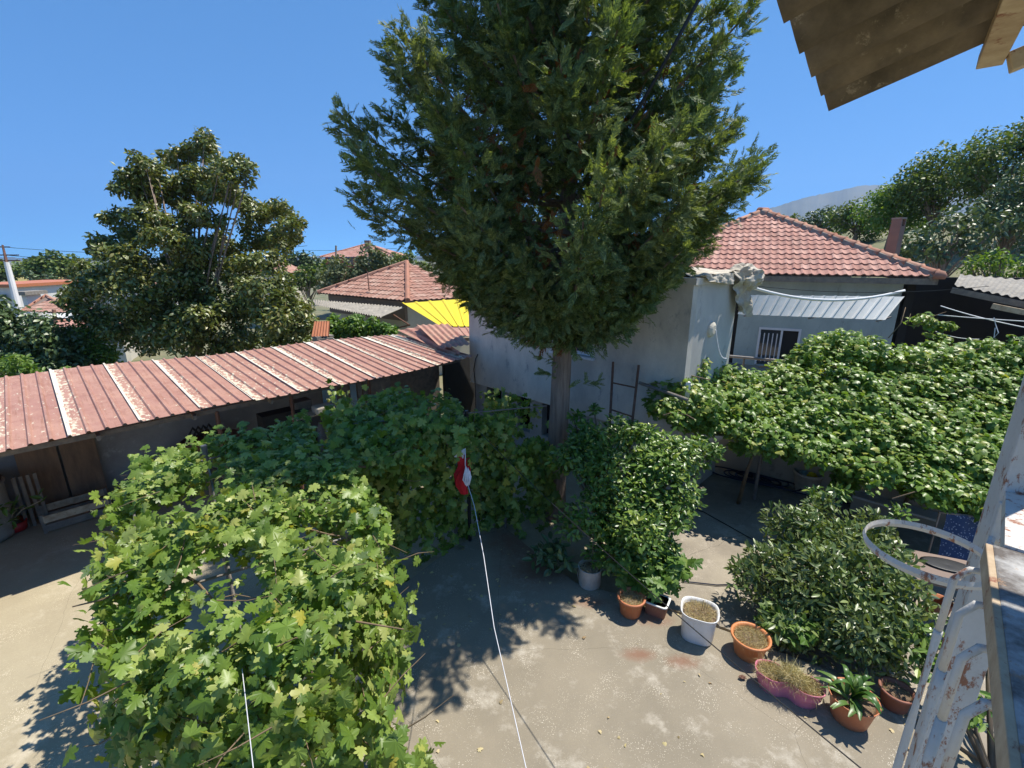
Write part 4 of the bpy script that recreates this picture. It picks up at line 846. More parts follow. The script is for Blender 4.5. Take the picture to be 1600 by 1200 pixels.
# pale grey limbs that show in the magnolia gaps
# right hillside trees
hill = [
 ('hill_tree', [(1560, 250, 50), (1600, 235, 45), (1520, 270, 45), (1620, 290, 70)], 30, .24, 'treeleaf', 'tallest tree on the right hillside, at the frame edge'),
 ('hill_tree', [(1460, 275, 48), (1490, 300, 50), (1430, 300, 36)], 33, .25, 'treeleaf', 'broad tree on the hillside, left of the tallest one'),
 ('hill_tree', [(1400, 320, 42), (1370, 330, 34), (1430, 350, 40)], 36, .26, 'brightleaf', 'light green tree on the hillside behind the brick chimney'),
 ('hill_tree', [(1340, 345, 30), (1315, 340, 22), (1360, 360, 28)], 42, .3, 'treeleaf', 'tree on the hillside left of the brick chimney'),
 ('hill_tree', [(1285, 345, 22), (1260, 345, 14), (1305, 360, 22)], 50, .33, 'darkleaf', 'darker tree low on the hillside above the tiled ridge'),
 ('hill_tree', [(1240, 343, 9), (1225, 342, 7), (1270, 352, 14)], 62, .36, 'treeleaf', 'smallest distant tree beside the ridge of the tiled roof'),
 ('fig_tree', [(1480, 375, 42), (1530, 370, 40), (1450, 390, 26), (1420, 380, 28)], 22, .30, 'darkleaf', 'blue-green tree with big shiny leaves behind the chimney'),
 ('walnut_tree', [(1580, 350, 50), (1600, 300, 50), (1550, 330, 36)], 24, .24, 'darkleaf', 'dark tree at the right frame edge behind the porch roof'),
 ('hedge_shrub', [(1550, 415, 24), (1590, 425, 26), (1520, 420, 18), (1620, 420, 26)], 17, .16, 'brightleaf', 'light green shrub just above the grey porch roof'),
 ('hill_tree', [(1700, 330, 90), (1680, 240, 60)], 28, .26, 'treeleaf', 'hillside tree cut by the right frame edge')]
for nm, it, t, lf, m, lb in hill:
    bgtree(nm, it, t, lf, m, lb, 1.2 / (lf * lf) * .55, group='trees on the right hillside' if nm == 'hill_tree' else None, tr=.2, temps=OVs if t < 26 else Q)

# ---------------------------------------------------------------- tall cypress
TB = Vector((.80, 7.9, -.1)); cy = thing('cypress_tree', TB, 'very tall dense cypress with a bare lower trunk in the middle of the yard', 'tree')
mb = MB(); mb.tube([TB, TB + Vector((.03, 0, .15)), TB + Vector((.02, .01, 1)), TB + Vector((.06, 0, 2.2)), TB + Vector((.08, 0, 3.4)), TB + Vector((.1, .02, 6)), TB + Vector((.1, 0, 12))], [.26, .21, .185, .175, .165, .12, .03], 18); mb.build('trunk', 'bark', cy, True)
env = [(2.9, .3), (3.3, .55), (3.9, 1.35), (4.7, 2.5), (5.5, 3.2), (6.2, 3.35), (7.0, 2.85), (7.5, 2.4), (8.3, 2.05), (10, 1.7), (11.5, 1.0), (13, .3)]
def azf(az, z): return 1 - .12 * max(0, math.cos(az + R(40))) * (1 if z < 6.6 else .3)
def envr(z):
    for (a, ra_), (b, rb_) in zip(env, env[1:]):
        if a <= z <= b: return ra_ + (rb_ - ra_) * (z - a) / (b - a)
    return .3
NB = 190
for i in range(NB):
    r = random.Random(1000 + i); u = (i + .5) / NB; ze = 3.58 + 9.1 * u ** 1.1; az = i * 2.39996 + r.uniform(-.25, .25)
    Rr = envr(ze) * r.uniform(.78, 1.08) * azf(az, ze)
    drop = Rr * r.uniform(.35, .6) if ze > 4.2 else Rr * r.uniform(-.05, .2); zs = max(3.3, ze - drop)
    out = Vector((math.cos(az), math.sin(az), 0)); a = Vector((TB.x + .08, TB.y, zs)); e = a + out * Rr; e.z = ze
    pts = []
    for q in range(9):
        f = q / 8; p = a.lerp(e, f); p.z = zs + (ze - zs) * f ** 1.6 - .10 * math.sin(math.pi * f) * Rr * .3; p += Vector((r.uniform(-.03, .03), r.uniform(-.03, .03), 0)); pts.append(p)
    side = out.cross(Vector((0, 0, 1))); n = int(120 + 74 * Rr)
    f = .22 + .78 * rng.random(n) ** .75; idx = np.minimum((f * 8).astype(int), 7); fr_ = f * 8 - idx; PT = np.array([tuple(p) for p in pts])
    base = PT[idx] * (1 - fr_)[:, None] + PT[idx + 1] * fr_[:, None]
    lat = rng.normal(size=n) * .19 * (1.15 - f * .75) * (Rr / 2.2) ** .5; ver = rng.normal(size=n) * .12 - .05
    base = base + np.array(side)[None, :] * lat[:, None] + np.array([0, 0, 1])[None, :] * ver[:, None]
    tipw = f[:, None] ** 2
    D = np.array(out)[None, :] * .8 + np.array(side)[None, :] * (lat * 2.4)[:, None] + np.array([0, 0, 1])[None, :] * (.75 * tipw - .35 * (1 - tipw) + rng.normal(size=(n, 1)) * .3) + rng.normal(size=(n, 3)) * .28
    Nn = rng.normal(size=(n, 3)) * .8 + np.array([0, 0, .5]) + np.array(out) * .3
    sc = rng.uniform(.15, .31, n) * (1.1 - .2 * f)
    V, F = instances(FR, base, Nn, D, sc); mi = np.zeros(len(F), int)
    dead = f < .0
    mbt = MB(); mbt.tube(pts, [.035 - .003 * q for q in range(9)], 5, False)
    tv = np.array([tuple(v) for v in mbt.v]); tf = np.array([(a_, b_, c_) for (a_, b_, c_, d_) in mbt.f] + [(a_, c_, d_) for (a_, b_, c_, d_) in mbt.f])
    F = np.concatenate([F, tf + len(V)]); V = np.concatenate([V, tv]); mi = np.concatenate([mi, np.ones(len(tf), int)])
    np_mesh('branch', V, F, ['cypress', 'bark'], cy, mi)
# brown dead sprays in the crown interior
n = 620; zz = rng.uniform(3.3, 7.5, n); an = rng.uniform(0, 6.283, n); rr_ = rng.uniform(.25, .62, n) * np.array([envr(z) for z in zz])
pp = np.stack([TB.x + np.cos(an) * rr_, TB.y + np.sin(an) * rr_, zz], 1)
foliage(cy, FR, pp, rnd_unit(n), rng.normal(size=(n, 3)) * .5 + np.array([0, 0, -1]), rng.uniform(.2, .38, n), 'cypress_dead', 0, 'dead_foliage')
# small epicormic sprigs on the trunk
for (px, py, dx, ln) in ((845, 550, -1, .5), (905, 590, 1, .75), (850, 575, -1, .35), (890, 525, 1, .5), (840, 530, -1, .6)):
    c = P(px, py, 8.35); a = Vector((TB.x + .06, TB.y - .1, c.z - .12)); e = a + Vector((dx * ln, -.15, .18)); n = 12; f = rng.random(n)[:, None]
    base = np.array(a) * (1 - f) + np.array(e) * f; D = np.array([dx * 1.0, -.2, .3]) + rng.normal(size=(n, 3)) * .4
    V, F = instances(FR, base, rnd_unit(n) + np.array([0, -.4, .4]), D, rng.uniform(.14, .24, n)); np_mesh('sprig', V, F, ['cypress'], cy)
# dark stay/cable at upper right of the crown
mb = MB(); mb.tube([P(1102, -20, 5.2), P(1062, 55, 5.35), P(1018, 135, 5.6), P(985, 190, 5.8)], .022, 8); tag(mb.build('overhead_cable', 'black', origin=P(1060, 50, 5.3)), 'thick black overhead cable slanting into the cypress crown', 'cable')

# ---------------------------------------------------------------- vines
def in_poly(x, y, poly):
    c = False; j = len(poly) - 1
    for i in range(len(poly)):
        xi, yi = poly[i]; xj, yj = poly[j]
        if (yi > y) != (yj > y) and x < (xj - xi) * (y - yi) / (yj - yi) + xi: c = not c
        j = i
    return c
def nz(x, y, z=0, s_=1.0): return noise.noise(Vector((x * s_, y * s_, z * s_)))
def roof_leaves(poly, zf, n, thick=.14, gap=.0, gs=1.6, bumpy=.34):
    xs = [p[0] for p in poly]; ys = [p[1] for p in poly]; out = []; k = 0
    while len(out) < n and k < n * 12:
        k += 1; x = random.uniform(min(xs), max(xs)); y = random.uniform(min(ys), max(ys))
        if not in_poly(x + nz(x, y, 3, 2.5) * .25, y + nz(x, y, 9, 2.5) * .25, poly): continue
        g = nz(x, y, 1.7, gs)
        if g < -.30 + gap and random.random() < .93: continue
        out.append((x, y, zf(x, y) + nz(x, y, 5, 1.7) * bumpy + random.gauss(0, thick)))
    return np.array(out)
def curtain(a, b, zb, zt_, n, thick=.12, rag=.4):
    """hanging leaves between plan points a and b; zb(f) ragged bottom"""
    out = []
    a = Vector(a); b = Vector(b); d = (b - a).normalized(); nr = Vector((d.y, -d.x)); k = 0
    while len(out) < n and k < n * 10:
        k += 1; f = random.random(); lo = zb(f) + rag * nz(f * 9, a.x, 2, 1.0) * 1.6; z = random.uniform(min(lo, zt_ - .05), zt_)
        if nz(f * (b - a).length * 2.2, z * 2.2, a.y) < -.28 and random.random() < .85: continue
        w = thick * random.gauss(0, 1) + .12 * nz(f * 6, z * 1.5, 7); p = a.lerp(b, f) + nr * w; out.append((p.x, p.y, z))
    return np.array(out), np.array([nr.x, nr.y, 0.])
def vine(name, base, label, segs, material, temps, size, nparts, posts=(), wires=(), canes=(), z_wire=2.1, cat='vine'):
    t = thing(name, base, label, cat); Ps, Ns, Ds = [], [], []
    for p, nrm, up in segs:
        n = len(p); Ps.append(p); Ns.append(np.array(nrm) * 1.0 + np.array([0, 0, up]) + rng.normal(size=(n, 3)) * .55 + np.array([.12, -.25, 0])); Ds.append(rng.normal(size=(n, 3)) * .75 + np.array([0, -.3, -.75]))
    p = np.concatenate(Ps); N = np.concatenate(Ns); D = np.concatenate(Ds); sc = rng.choice([.55, .8, 1.0, 1.15, 1.35], len(p), p=[.24, .26, .22, .16, .12]) * size * rng.uniform(.85, 1.15, len(p))
    foliage(t, temps, p, N, D, sc, material, nparts)
    mb = MB()
    for cpts in canes: mb.tube(cpts, [.014 - .009 * i / (len(cpts) - 1) for i in range(len(cpts))], 6)
    r = random.Random(5)
    sel = rng.choice(len(p), min(len(p), 260), replace=False)
    for i in sel:                                # thin shoots and petioles
        a = Vector(p[i]); d = Vector((r.gauss(0, 1), r.gauss(0, 1), r.gauss(-.1, .35))).normalized() * r.uniform(.15, .45); mb.tube([a, a + d * .5 + Vector((0, 0, r.uniform(-.04, .06))), a + d], [.005, .004, .002], 4, False)
    if mb.v: mb.build('canes', 'vinewood', t, True)['kind'] = 'stuff'
    for a, b, r_ in posts: MB().tube([a, b], r_, 10).build('post', 'steel', t)
    for a, b in wires: MB().tube([a, b], .012, 6).build('trellis_rail', 'steel', t)
    return t
ZV = 2.2
def gp(px, py, z=ZV): q = G(px, py, z); return (q.x, q.y)
near = [gp(185, 735), gp(340, 680), gp(480, 665), gp(545, 735), gp(585, 800), gp(605, 850), gp(540, 950), gp(540, 1050), gp(440, 1110), gp(330, 1120), gp(250, 1080), gp(190, 1000), gp(175, 900), gp(215, 820)]
zf = lambda x, y: ZV + .05 * math.sin(x * 2)
segs = [(roof_leaves(near, zf, 6600, .12, .0), (0, 0, 0), 1.0)]
def cur(p0, p1, zb, zt_, n, thick=.12, rag=.3, up=.45):
    a = gp(*p0); b = gp(*p1); c, nr = curtain(a, b, zb, zt_, n, thick, rag)
    mid = Vector(((a[0] + b[0]) / 2, (a[1] + b[1]) / 2)); s_ = 1 if (nr[0] * (0 - mid.x) + nr[1] * (0 - mid.y)) > 0 else -1; return (c, nr * s_, up)
segs += [cur((190, 1000), (330, 1120), lambda f: 1.25, 2.2, 650), cur((330, 1120), (540, 1060), lambda f: 1.25, 2.2, 650), cur((170, 900), (190, 1010), lambda f: 1.4, 2.2, 300), cur((185, 740), (180, 890), lambda f: .95 + .4 * f, 2.2, 420),
         cur((540, 950), (610, 860), lambda f: 1.15, 2.15, 420), cur((580, 850), (585, 1000), lambda f: .95, 2.1, 300, .08, .5), cur((583, 1010), (592, 1120), lambda f: 1.35, 2.05, 130, .05), cur((490, 680), (590, 800), lambda f: 1.1, 2.1, 550)]
# trailing strand that reaches down to the slab
q0 = Vector(gp(598, 1120)).to_3d(); q0.z = 1.9; q1 = G(668, 1180, .35); st = sag(q0, q1, .12, 12); ssel = np.array([tuple(st[random.randrange(13)] + Vector((random.gauss(0, .05), random.gauss(0, .05), random.gauss(0, .05)))) for _ in range(60)])
segs.append((ssel, (0, -.3, 0), .6))
def post(px, py, z1=ZV, r_=.035, z0=-.12): q = G(px, py, z1); return (Vector((q.x, q.y, z0)), q, r_)
gpv = lambda px, py: G(px, py, ZV - .12)
canes = []
for i in range(16):
    r = random.Random(i); a = Vector((r.uniform(-3.2, -1.8), r.uniform(2.9, 5.5), ZV - .08)); d = Vector((r.uniform(-1, 1), r.uniform(-.3, 1), 0)).normalized() * r.uniform(.5, 1.1); canes.append([a, a + d * .33 + Vector((0, 0, .05)), a + d * .66, a + d])
bt = Vector((-2.3, 5.3, -.12)); canes.append([bt, bt + Vector((.05, .1, .7)), bt + Vector((-.08, .05, 1.4)), bt + Vector((.05, -.1, 2.1))])
vine('grape_vine', (-3, 4.5, -.12), 'big sunlit grape vine spread over a pergola at the lower left', segs, 'grape', GR, .090, 300,
     [post(318, 696, 2.36), post(545, 830), post(200, 900), post(395, 1090)], [(gpv(210, 745), gpv(480, 680)), (gpv(210, 940), gpv(540, 840)), (gpv(210, 745), gpv(210, 960)), (gpv(320, 700), gpv(395, 1080)), (gpv(260, 1050), gpv(520, 1030))], canes)
# grape bunches
def bunch(c, seed):
    r = random.Random(seed); o = thing('grape_bunch', c, 'ripe yellow-green bunch of grapes hanging in the pergola vine', 'grapes', 'grape bunches in the near vine')
    for i in range(26):
        f = r.random(); a = r.uniform(0, 6.28); w = .055 * (1 - f * .75); p = Vector(c) + Vector((math.cos(a) * w, math.sin(a) * w, -.2 * f)); 
        MB().lathe([(0, -.0125), (.009, -.009), (.0125, 0), (.009, .009), (0, .0125)], p, 8).build('grape', 'yellowgrape', o, True)
M['yellowgrape'] = mat('ripe_grape', (.42, .36, .07), (.34, .33, .08), scale=10, rough=.3, bumps=0)
bunch(P(250, 1000, 3.0), 1)
bb = bpy.data.objects[-1]
bunch(P(560, 745, 5.2), 2)
for o in bpy.data.objects:
    if o.name.startswith('grape_bunch'):
        o['label'] = 'yellow-green grape bunch at the left side of the near pergola' if o.location.x < -1.5 and o.location.y < 4 else 'grape bunch in the shade where the near vine meets the dark curtain'
# middle curtain vine, in the shade of the cypress
ZC = 2.1
def gc(px, py, z=ZC): q = G(px, py, z); return (q.x, q.y)
mid = [gc(510, 660), gc(600, 625), gc(715, 622), gc(745, 690), gc(700, 710), gc(560, 735)]
segs = [(roof_leaves(mid, lambda x, y: ZC, 1900, .13, bumpy=.2), (0, -.3, 0), .8)]
a, b = (-1.75, 6.4), (-.35, 7.6)
def curw(a, b, zb, zt_, n, thick, rag=.4): 
    c, nr = curtain(a, b, zb, zt_, n, thick, rag); s_ = 1 if -(nr[0] * a[0] + nr[1] * a[1]) > 0 else -1; return (c, nr * s_, .35)
segs += [curw((-2.6, 6.3), (-1.6, 6.2), lambda f: .9 - .5 * f, 2.15, 1100, .2), curw((-1.85, 5.95), (-.9, 7.05), lambda f: .12, 2.15, 1150, .17, .8), curw((-.9, 7.1), (.0, 7.5), lambda f: .15, 2.1, 1200, .18), curw((-.1, 7.45), (.7, 7.6), lambda f: .1, 1.55, 700, .2)]
strand = roof_leaves([gc(505, 615, 2.0), gc(545, 625, 2.0), gc(560, 690, 2.0), gc(535, 720, 2.0)], lambda x, y: 1.9, 160, .2); segs.append((strand, (0, -.5, 0), .5))
segs.append((roof_leaves([gc(745, 600, 1.9), gc(795, 600, 1.9), gc(860, 655, 1.6), gc(800, 680, 1.6)], lambda x, y: 1.6, 260, .1, bumpy=.15), (0, -.4, 0), .6))
canes = [[Vector((-.6, 7.35, -.1)), Vector((-.55, 7.3, .8)), Vector((-.7, 7.2, 1.6)), Vector((-.6, 7.2, 2.3))], [Vector((-.1, 7.5, -.1)), Vector((-.2, 7.5, .9)), Vector((-.05, 7.4, 2.2))]]
vine('curtain_vine', (-1, 7.2, -.12), 'shaded grape vine hanging as a dark green curtain left of the cypress trunk', segs, 'grape', GR, .115, 300,
     [(Vector((-.98, 7.05, -.12)), Vector((-.98, 7.05, 2.2)), .035), (Vector((-.12, 7.35, -.12)), Vector((-.12, 7.35, 1.9)), .03)], [(Vector((-2.5, 6.7, 2.2)), Vector((.6, 7.6, 2.2)))], canes)
# right-hand vine on the terrace edge
def rt(px, py, t): return P(px, py, t)
rc = []
rows = [(1075, 590, 9.2, 28), (1110, 582, 9.6, 20), (1145, 592, 9.7, 22), (1190, 608, 9.7, 22), (1240, 588, 10.2, 24), (1280, 550, 10.6, 26), (1320, 545, 10.8, 24), (1350, 572, 10.6, 26), (1065, 600, 8.6, 18), (1050, 640, 8.3, 22), (1062, 575, 8.8, 10), (1400, 585, 10.4, 30), (1445, 565, 10.2, 30), (1490, 575, 9.9, 32), (1540, 570, 9.7, 34), (1590, 575, 9.4, 36), (1630, 590, 9, 40),
        (1060, 620, 8.8, 30), (1105, 630, 8.9, 34), (1155, 635, 9, 36), (1210, 650, 9.1, 34), (1270, 620, 9.4, 40), (1330, 620, 9.5, 40), (1390, 635, 9.3, 40), (1450, 630, 9.1, 40), (1510, 640, 8.9, 42), (1570, 650, 8.6, 44), (1160, 675, 8.6, 22), (1215, 685, 8.5, 26), (1270, 690, 8.4, 30), (1330, 690, 8.4, 36), (1390, 700, 8.2, 38), (1450, 715, 8.0, 38), (1510, 720, 7.8, 40), (1560, 740, 7.6, 34), (1400, 745, 7.9, 26), (1455, 765, 7.7, 28), (1510, 775, 7.6, 26), (1335, 735, 8.1, 22), (1315, 755, 8.1, 15), (1540, 800, 7.5, 18), (1440, 500, 11, 12), (1460, 530, 10.8, 14), (1475, 510, 10.9, 10), (1160, 700, 8.4, 12)]
tops_ = [(1050, 605), (1130, 600), (1180, 612), (1240, 582), (1290, 548), (1350, 560), (1400, 585), (1450, 555), (1500, 565), (1600, 550), (1700, 560)]
bots_ = [(1050, 640), (1130, 670), (1230, 700), (1310, 720), (1400, 745), (1480, 770), (1560, 790), (1700, 800)]
gx = 1070
while gx < 1640:
    ty = np.interp(gx, *zip(*tops_)); by = np.interp(gx, *zip(*bots_)); k = max(2, int((by - ty) / 36))
    for q in range(k + 1):
        f = q / k; rows.append((gx + random.uniform(-10, 10), ty + (by - ty) * f + random.uniform(-6, 6), 10.3 - 1.2 * (gx - 1070) / 570 - (1.6 + 1.0 * (gx - 1070) / 570) * f ** .8, random.uniform(20, 27)))
    gx += 40
for i, (x, y, t, r_) in enumerate(rows):
    q = r_ / FPX * t * 1.32; rc += subclump(P(x, y, t), q, q * 1.3, q * .85, 7, .5, i)
p, nn = clump_pts(rc, 75, .6); n = len(p); A = nn / np.linalg.norm(nn, axis=1, keepdims=True) * .5 + np.array([.1, -.25, .95]) + rng.normal(size=(n, 3)) * .42; D = rng.normal(size=(n, 3)) * .7 + np.array([0, -.3, -.7])
rv = thing('terrace_vine', (7.5, 8.6, -.1), 'wide sunlit vine covering the terrace edge in front of the pale blue house', 'vine')
foliage(rv, GRs, p, A, D, rng.uniform(.06, .135, n), 'grape_dark', 300)
mb = MB()
for i in range(70):
    r = random.Random(i); c = rc[r.randrange(len(rc))][0]; d = Vector((r.gauss(0, 1), r.gauss(0, .6), r.gauss(.1, .3))) * .3; mb.tube([c - d, c + Vector((0, 0, .06)), c + d], [.012, .009, .004], 5)
for (x, y, t) in ((1180, 700, 8.6), (1330, 700, 8.4), (1450, 730, 8.0)):
    c = P(x, y, t); mb.tube([Vector((c.x, c.y + .3, -.1)), Vector((c.x + .05, c.y + .25, c.z * .5)), c], [.04, .035, .02], 7)
mb.tube([P(1388, 528, 10.7), P(1408, 505, 10.7), P(1415, 480, 10.7)], [.012, .01, .006], 5); mb.tube([P(1418, 506, 10.6), P(1423, 490, 10.6)], [.01, .006], 5)
mb.build('canes', 'vinewood', rv, True)['kind'] = 'stuff'
for (x, y, t) in ((1200, 640, 8.9), (1420, 660, 8.8), (1580, 680, 8.3)):
    c = P(x, y, t); MB().tube([Vector((c.x, c.y, -.08)), c], .035, 8).build('post', 'steel', rv)

# ---------------------------------------------------------------- shrubs
def shrub(name, items, label, material, temps, leaf, dens, base, nparts=300, cat='shrub', tr=.05, group=None, up=.8, jit=.45, fill=.55, flat=.9):
    cr = []
    for i, (x, y, t, r_) in enumerate(items):
        q = r_ / FPX * t; cr += subclump(P(x, y, t), q, q * 1.05, q * flat, 7, .46, i + 50)
    t_ = thing(name, base, label, cat, group); p, nn = clump_pts(cr, dens, fill); n = len(p)
    ok = p[:, 2] > base[2] + .06; p = p[ok]; nn = nn[ok]; n = len(p)
    U = nn / np.linalg.norm(nn, axis=1, keepdims=True)
    A = U * .35 + np.array([0.05, -.2, up]) + rng.normal(size=(n, 3)) * jit; D = U * .9 + np.array([0, 0, .35]) + rng.normal(size=(n, 3)) * .5
    foliage(t_, temps, p, A, D, rng.uniform(.6, 1.25, n) * leaf, material, nparts)
    mb = MB(); b0 = Vector(base)
    for i, c in enumerate(cr[::5]):
        m_ = b0.lerp(c[0], .5) + Vector((random.uniform(-.05, .05), 0, .08)); mb.tube([b0 - Vector((0, 0, .05)), m_, c[0]], [tr, tr * .5, tr * .15], 6)
    mb.build('stems', 'twig', t_, True)['kind'] = 'stuff'; return t_
cb = Vector((1.75, 6.5, -.1))
shrub('citrus_tree', [(925, 705, 7.5, 40), (985, 690, 7.6, 40), (1030, 715, 7.3, 42), (960, 745, 7.2, 58), (1030, 760, 7.0, 55), (1060, 720, 7.3, 36), (915, 680, 7.7, 24), (1085, 705, 7.5, 26), (920, 800, 7.0, 44), (985, 820, 6.8, 52), (1035, 810, 6.8, 44), (900, 720, 7.4, 34), (1000, 870, 6.6, 44), (960, 870, 6.7, 36), (1040, 870, 6.6, 28), (1120, 705, 7.4, 14), (928, 640, 7.8, 8), (900, 650, 7.8, 9)],
      'bushy sunlit citrus tree right of the cypress trunk', 'citrus', OV, .10, 240, cb, 300, 'tree', .05)
shrub('fig_sapling', [(1010, 900, 6.45, 26), (1045, 905, 6.4, 20), (975, 890, 6.5, 20), (1060, 880, 6.5, 16)], 'low young fig with lobed leaves at the foot of the citrus', 'brightleaf', GR, .15, 60, Vector((1.95, 5.75, -.1)), 60, 'plant', .02)
shrub('broadleaf_plant', [(850, 870, 7.0, 18), (875, 880, 6.9, 17), (862, 855, 7.1, 16)], 'low dark plant with rounded leaves in the shade behind the first pot', 'darkleaf', OV, .16, 42, Vector((.6, 6.2, -.1)), 60, 'plant', .015)
rb_ = Vector((4.75, 4.6, -.08))
shrub('orange_shrub', [(1240, 830, 6.9, 42), (1290, 850, 6.6, 52), (1340, 830, 6.8, 40), (1210, 880, 6.5, 42), (1180, 915, 6.3, 34), (1270, 910, 6.1, 62), (1340, 900, 6.0, 60), (1380, 870, 6.2, 40), (1240, 950, 5.9, 50), (1320, 970, 5.6, 60), (1390, 960, 5.5, 52), (1410, 1010, 5.2, 50), (1350, 1020, 5.3, 48), (1280, 1000, 5.6, 42), (1290, 795, 7.1, 20), (1270, 790, 7.1, 12), (1370, 830, 6.7, 24), (1165, 890, 6.5, 22), (1420, 930, 5.6, 34)],
      'broad bitter orange shrub with grey-green upright leaves behind the row of pots', 'bay', OVn, .112, 185, rb_, 300, 'shrub', .05, up=.35, jit=.5)
shrub('fig_seedling', [(1225, 985, 5.75, 22), (1260, 990, 5.6, 20), (1195, 960, 5.95, 18)], 'small lobed-leaf fig seedling between the pink planter and the shrub', 'brightleaf', GRs, .13, 70, Vector((3.15, 4.75, -.08)), 50, 'plant', .015)
shrub('young_citrus', [(1310, 770, 7.4, 10), (1280, 775, 7.4, 14), (1400, 800, 7.0, 16)], 'light green shoots rising behind the bitter orange shrub', 'citrus', OV, .11, 90, Vector((4.7, 6.2, -.08)), 30, 'plant', .02)
# plant behind balcony post
shrub('lemon_shrub', [(1470, 1040, 4.9, 40), (1440, 1000, 5.1, 34), (1500, 1090, 4.6, 34), (1560, 1000, 5.0, 30), (1540, 950, 5.3, 24)], 'glossy lemon shrub seen through the balcony railing', 'citrus', OV, .11, 95, Vector((4.55, 3.2, -.05)), 150, 'shrub', .03)

# ---------------------------------------------------------------- pots
def pot_shell(prof_o, th=.012):
    inn = [(r - th, z) for r, z in prof_o[::-1]]; return prof_o + inn
def straw(par, c, r, n, h=.05, ln=.12, seed=0, z=.0):
    nn = n; a = rng.uniform(0, 6.283, nn); rr = np.sqrt(rng.random(nn)) * r; p = np.stack([c[0] + np.cos(a) * rr, c[1] + np.sin(a) * rr, np.full(nn, c[2]) + rng.uniform(0, h, nn)], 1)
    T = [(np.array([(-.02, 0, 0), (.02, 0, 0), (0, 1, .06)]), np.array([(0, 1, 2)])), (np.array([(-.02, 0, 0), (.02, 0, 0), (.1, 1, -.05)]), np.array([(0, 1, 2)]))]
    return foliage(par, T, p, rnd_unit(nn), rng.normal(size=(nn, 3)) * np.array([1, 1, .35]) + np.array([0, 0, .15]), rng.uniform(.5, 1.2, nn) * ln, 'straw', 0, 'dry_weeds')
def round_pot(name, c, r0, r1, h, m, label, cat='pot', rim=True, soil=.85, weeds=900, sx=1, sq=None, wl=.1, rz=0, handle=False):
    c = Vector(c); t = thing(name, c, label, cat)
    pr = [(0, 0), (r0, 0), (r0 + .01, .015), (r1 - .012, h * .86)] + ([(r1 + .012, h * .87), (r1 + .016, h), (r1 - .006, h)] if rim else [(r1, h * .97), (r1 + .008, h), (r1 - .004, h)]) + [(r1 - .02, h * .9), (r1 - .03, h * soil - .05)]
    MB().lathe(pr, c, 36, sx, 1, rz, sq).build('pot_body', m, t, True)
    vs = []; mb = MB(); N = 28; mb.lathe([(0, h * soil + .02), (r1 * .4, h * soil + .018), (r1 * .75, h * soil), (r1 - .02, h * soil - .015)], c, N, sx, 1, rz, sq); o = mb.build('soil', 'soil', t, True)
    if weeds: straw(t, c + Vector((0, 0, h * soil)), r1 * .85, weeds, .02, wl)
    return t
pg = G(923, 921, 0) + Vector((.0, .12, 0))
b1 = round_pot('plastic_bucket', pg, .15, .172, .31, 'greybucket', 'dusty grey-white bucket with brown soil and a bare stem, first pot from the left', 'bucket', False, .9, 350)
mb = MB(); mb.tube([pg + Vector((.02, .03, .25)), pg + Vector((.03, .02, .5)), pg + Vector((.02, .03, .85))], [.008, .006, .003], 6); mb.tube([pg + Vector((.03, .02, .42)), pg + Vector((.06, .02, .47))], .005, 5); mb.build('dead_stem', 'twig', b1)
mb = MB(); mb.tube([pg + Vector((-.175, -.02, .28)), pg + Vector((-.19, -.05, .2)), pg + Vector((-.178, -.08, .14))], .004, 5); mb.build('handle', 'steel', b1)
p1 = G(988, 968, 0) + Vector((0, .12, 0)); round_pot('flower_pot', p1, .125, .175, .27, 'terracotta', 'round terracotta flower pot of dry weeds beside the small brown trough', 'pot', True, .8, 900)
# small brown rectangular trough
tq = G(1030, 968, 0) + Vector((.0, .14, 0)); tr_ = thing('brown_trough', tq, 'small square brown trough with a white rim next to the terracotta pot', 'planter')
MB().lathe([(0, 0), (.13, 0), (.15, .19), (.135, .19), (.125, .1)], tq, 40, 1.0, .85, -.55, 7).build('trough_body', 'brown', tr_)
MB().lathe([(.138, .192), (.162, .192), (.162, .207), (.138, .207), (.138, .192)], tq, 40, 1.0, .85, -.55, 7).build('rim', 'bucket', tr_)
MB().lathe([(0, .15), (.13, .14)], tq, 40, 1.0, .85, -.55, 7).build('soil', 'soil', tr_); straw(tr_, tq + Vector((0, 0, .15)), .12, 300, .02, .08)
p2 = G(1096, 1008, 0) + Vector((.0, .16, 0)); b2 = round_pot('paint_bucket', p2, .165, .205, .40, 'bucket', 'tall white plastic bucket full of dry grass, in the middle of the pots', 'bucket', False, .88, 1500, 1.08, 3.2, .12, -.4)
mb = MB(); [mb.tube([p2 + Vector((.02 + .02 * i, 0, .3)), p2 + Vector((.04 + .03 * i, .02, .52 - .04 * i))], .003, 4) for i in range(5)]; mb.build('dead_stem', 'twig', b2)
mb = MB(); mb.tube([p2 + Vector((.21, -.02, .36)), p2 + Vector((.235, -.06, .28)), p2 + Vector((.22, -.1, .2))], .004, 5); mb.build('handle', 'steel', b2)
p3 = G(1177, 1035, 0) + Vector((0, .13, 0)); b3 = round_pot('flower_pot', p3, .15, .21, .27, 'orange', 'wide orange flower pot of dry weeds between the white bucket and the pink planter', 'pot', True, .85, 1600, wl=.11)
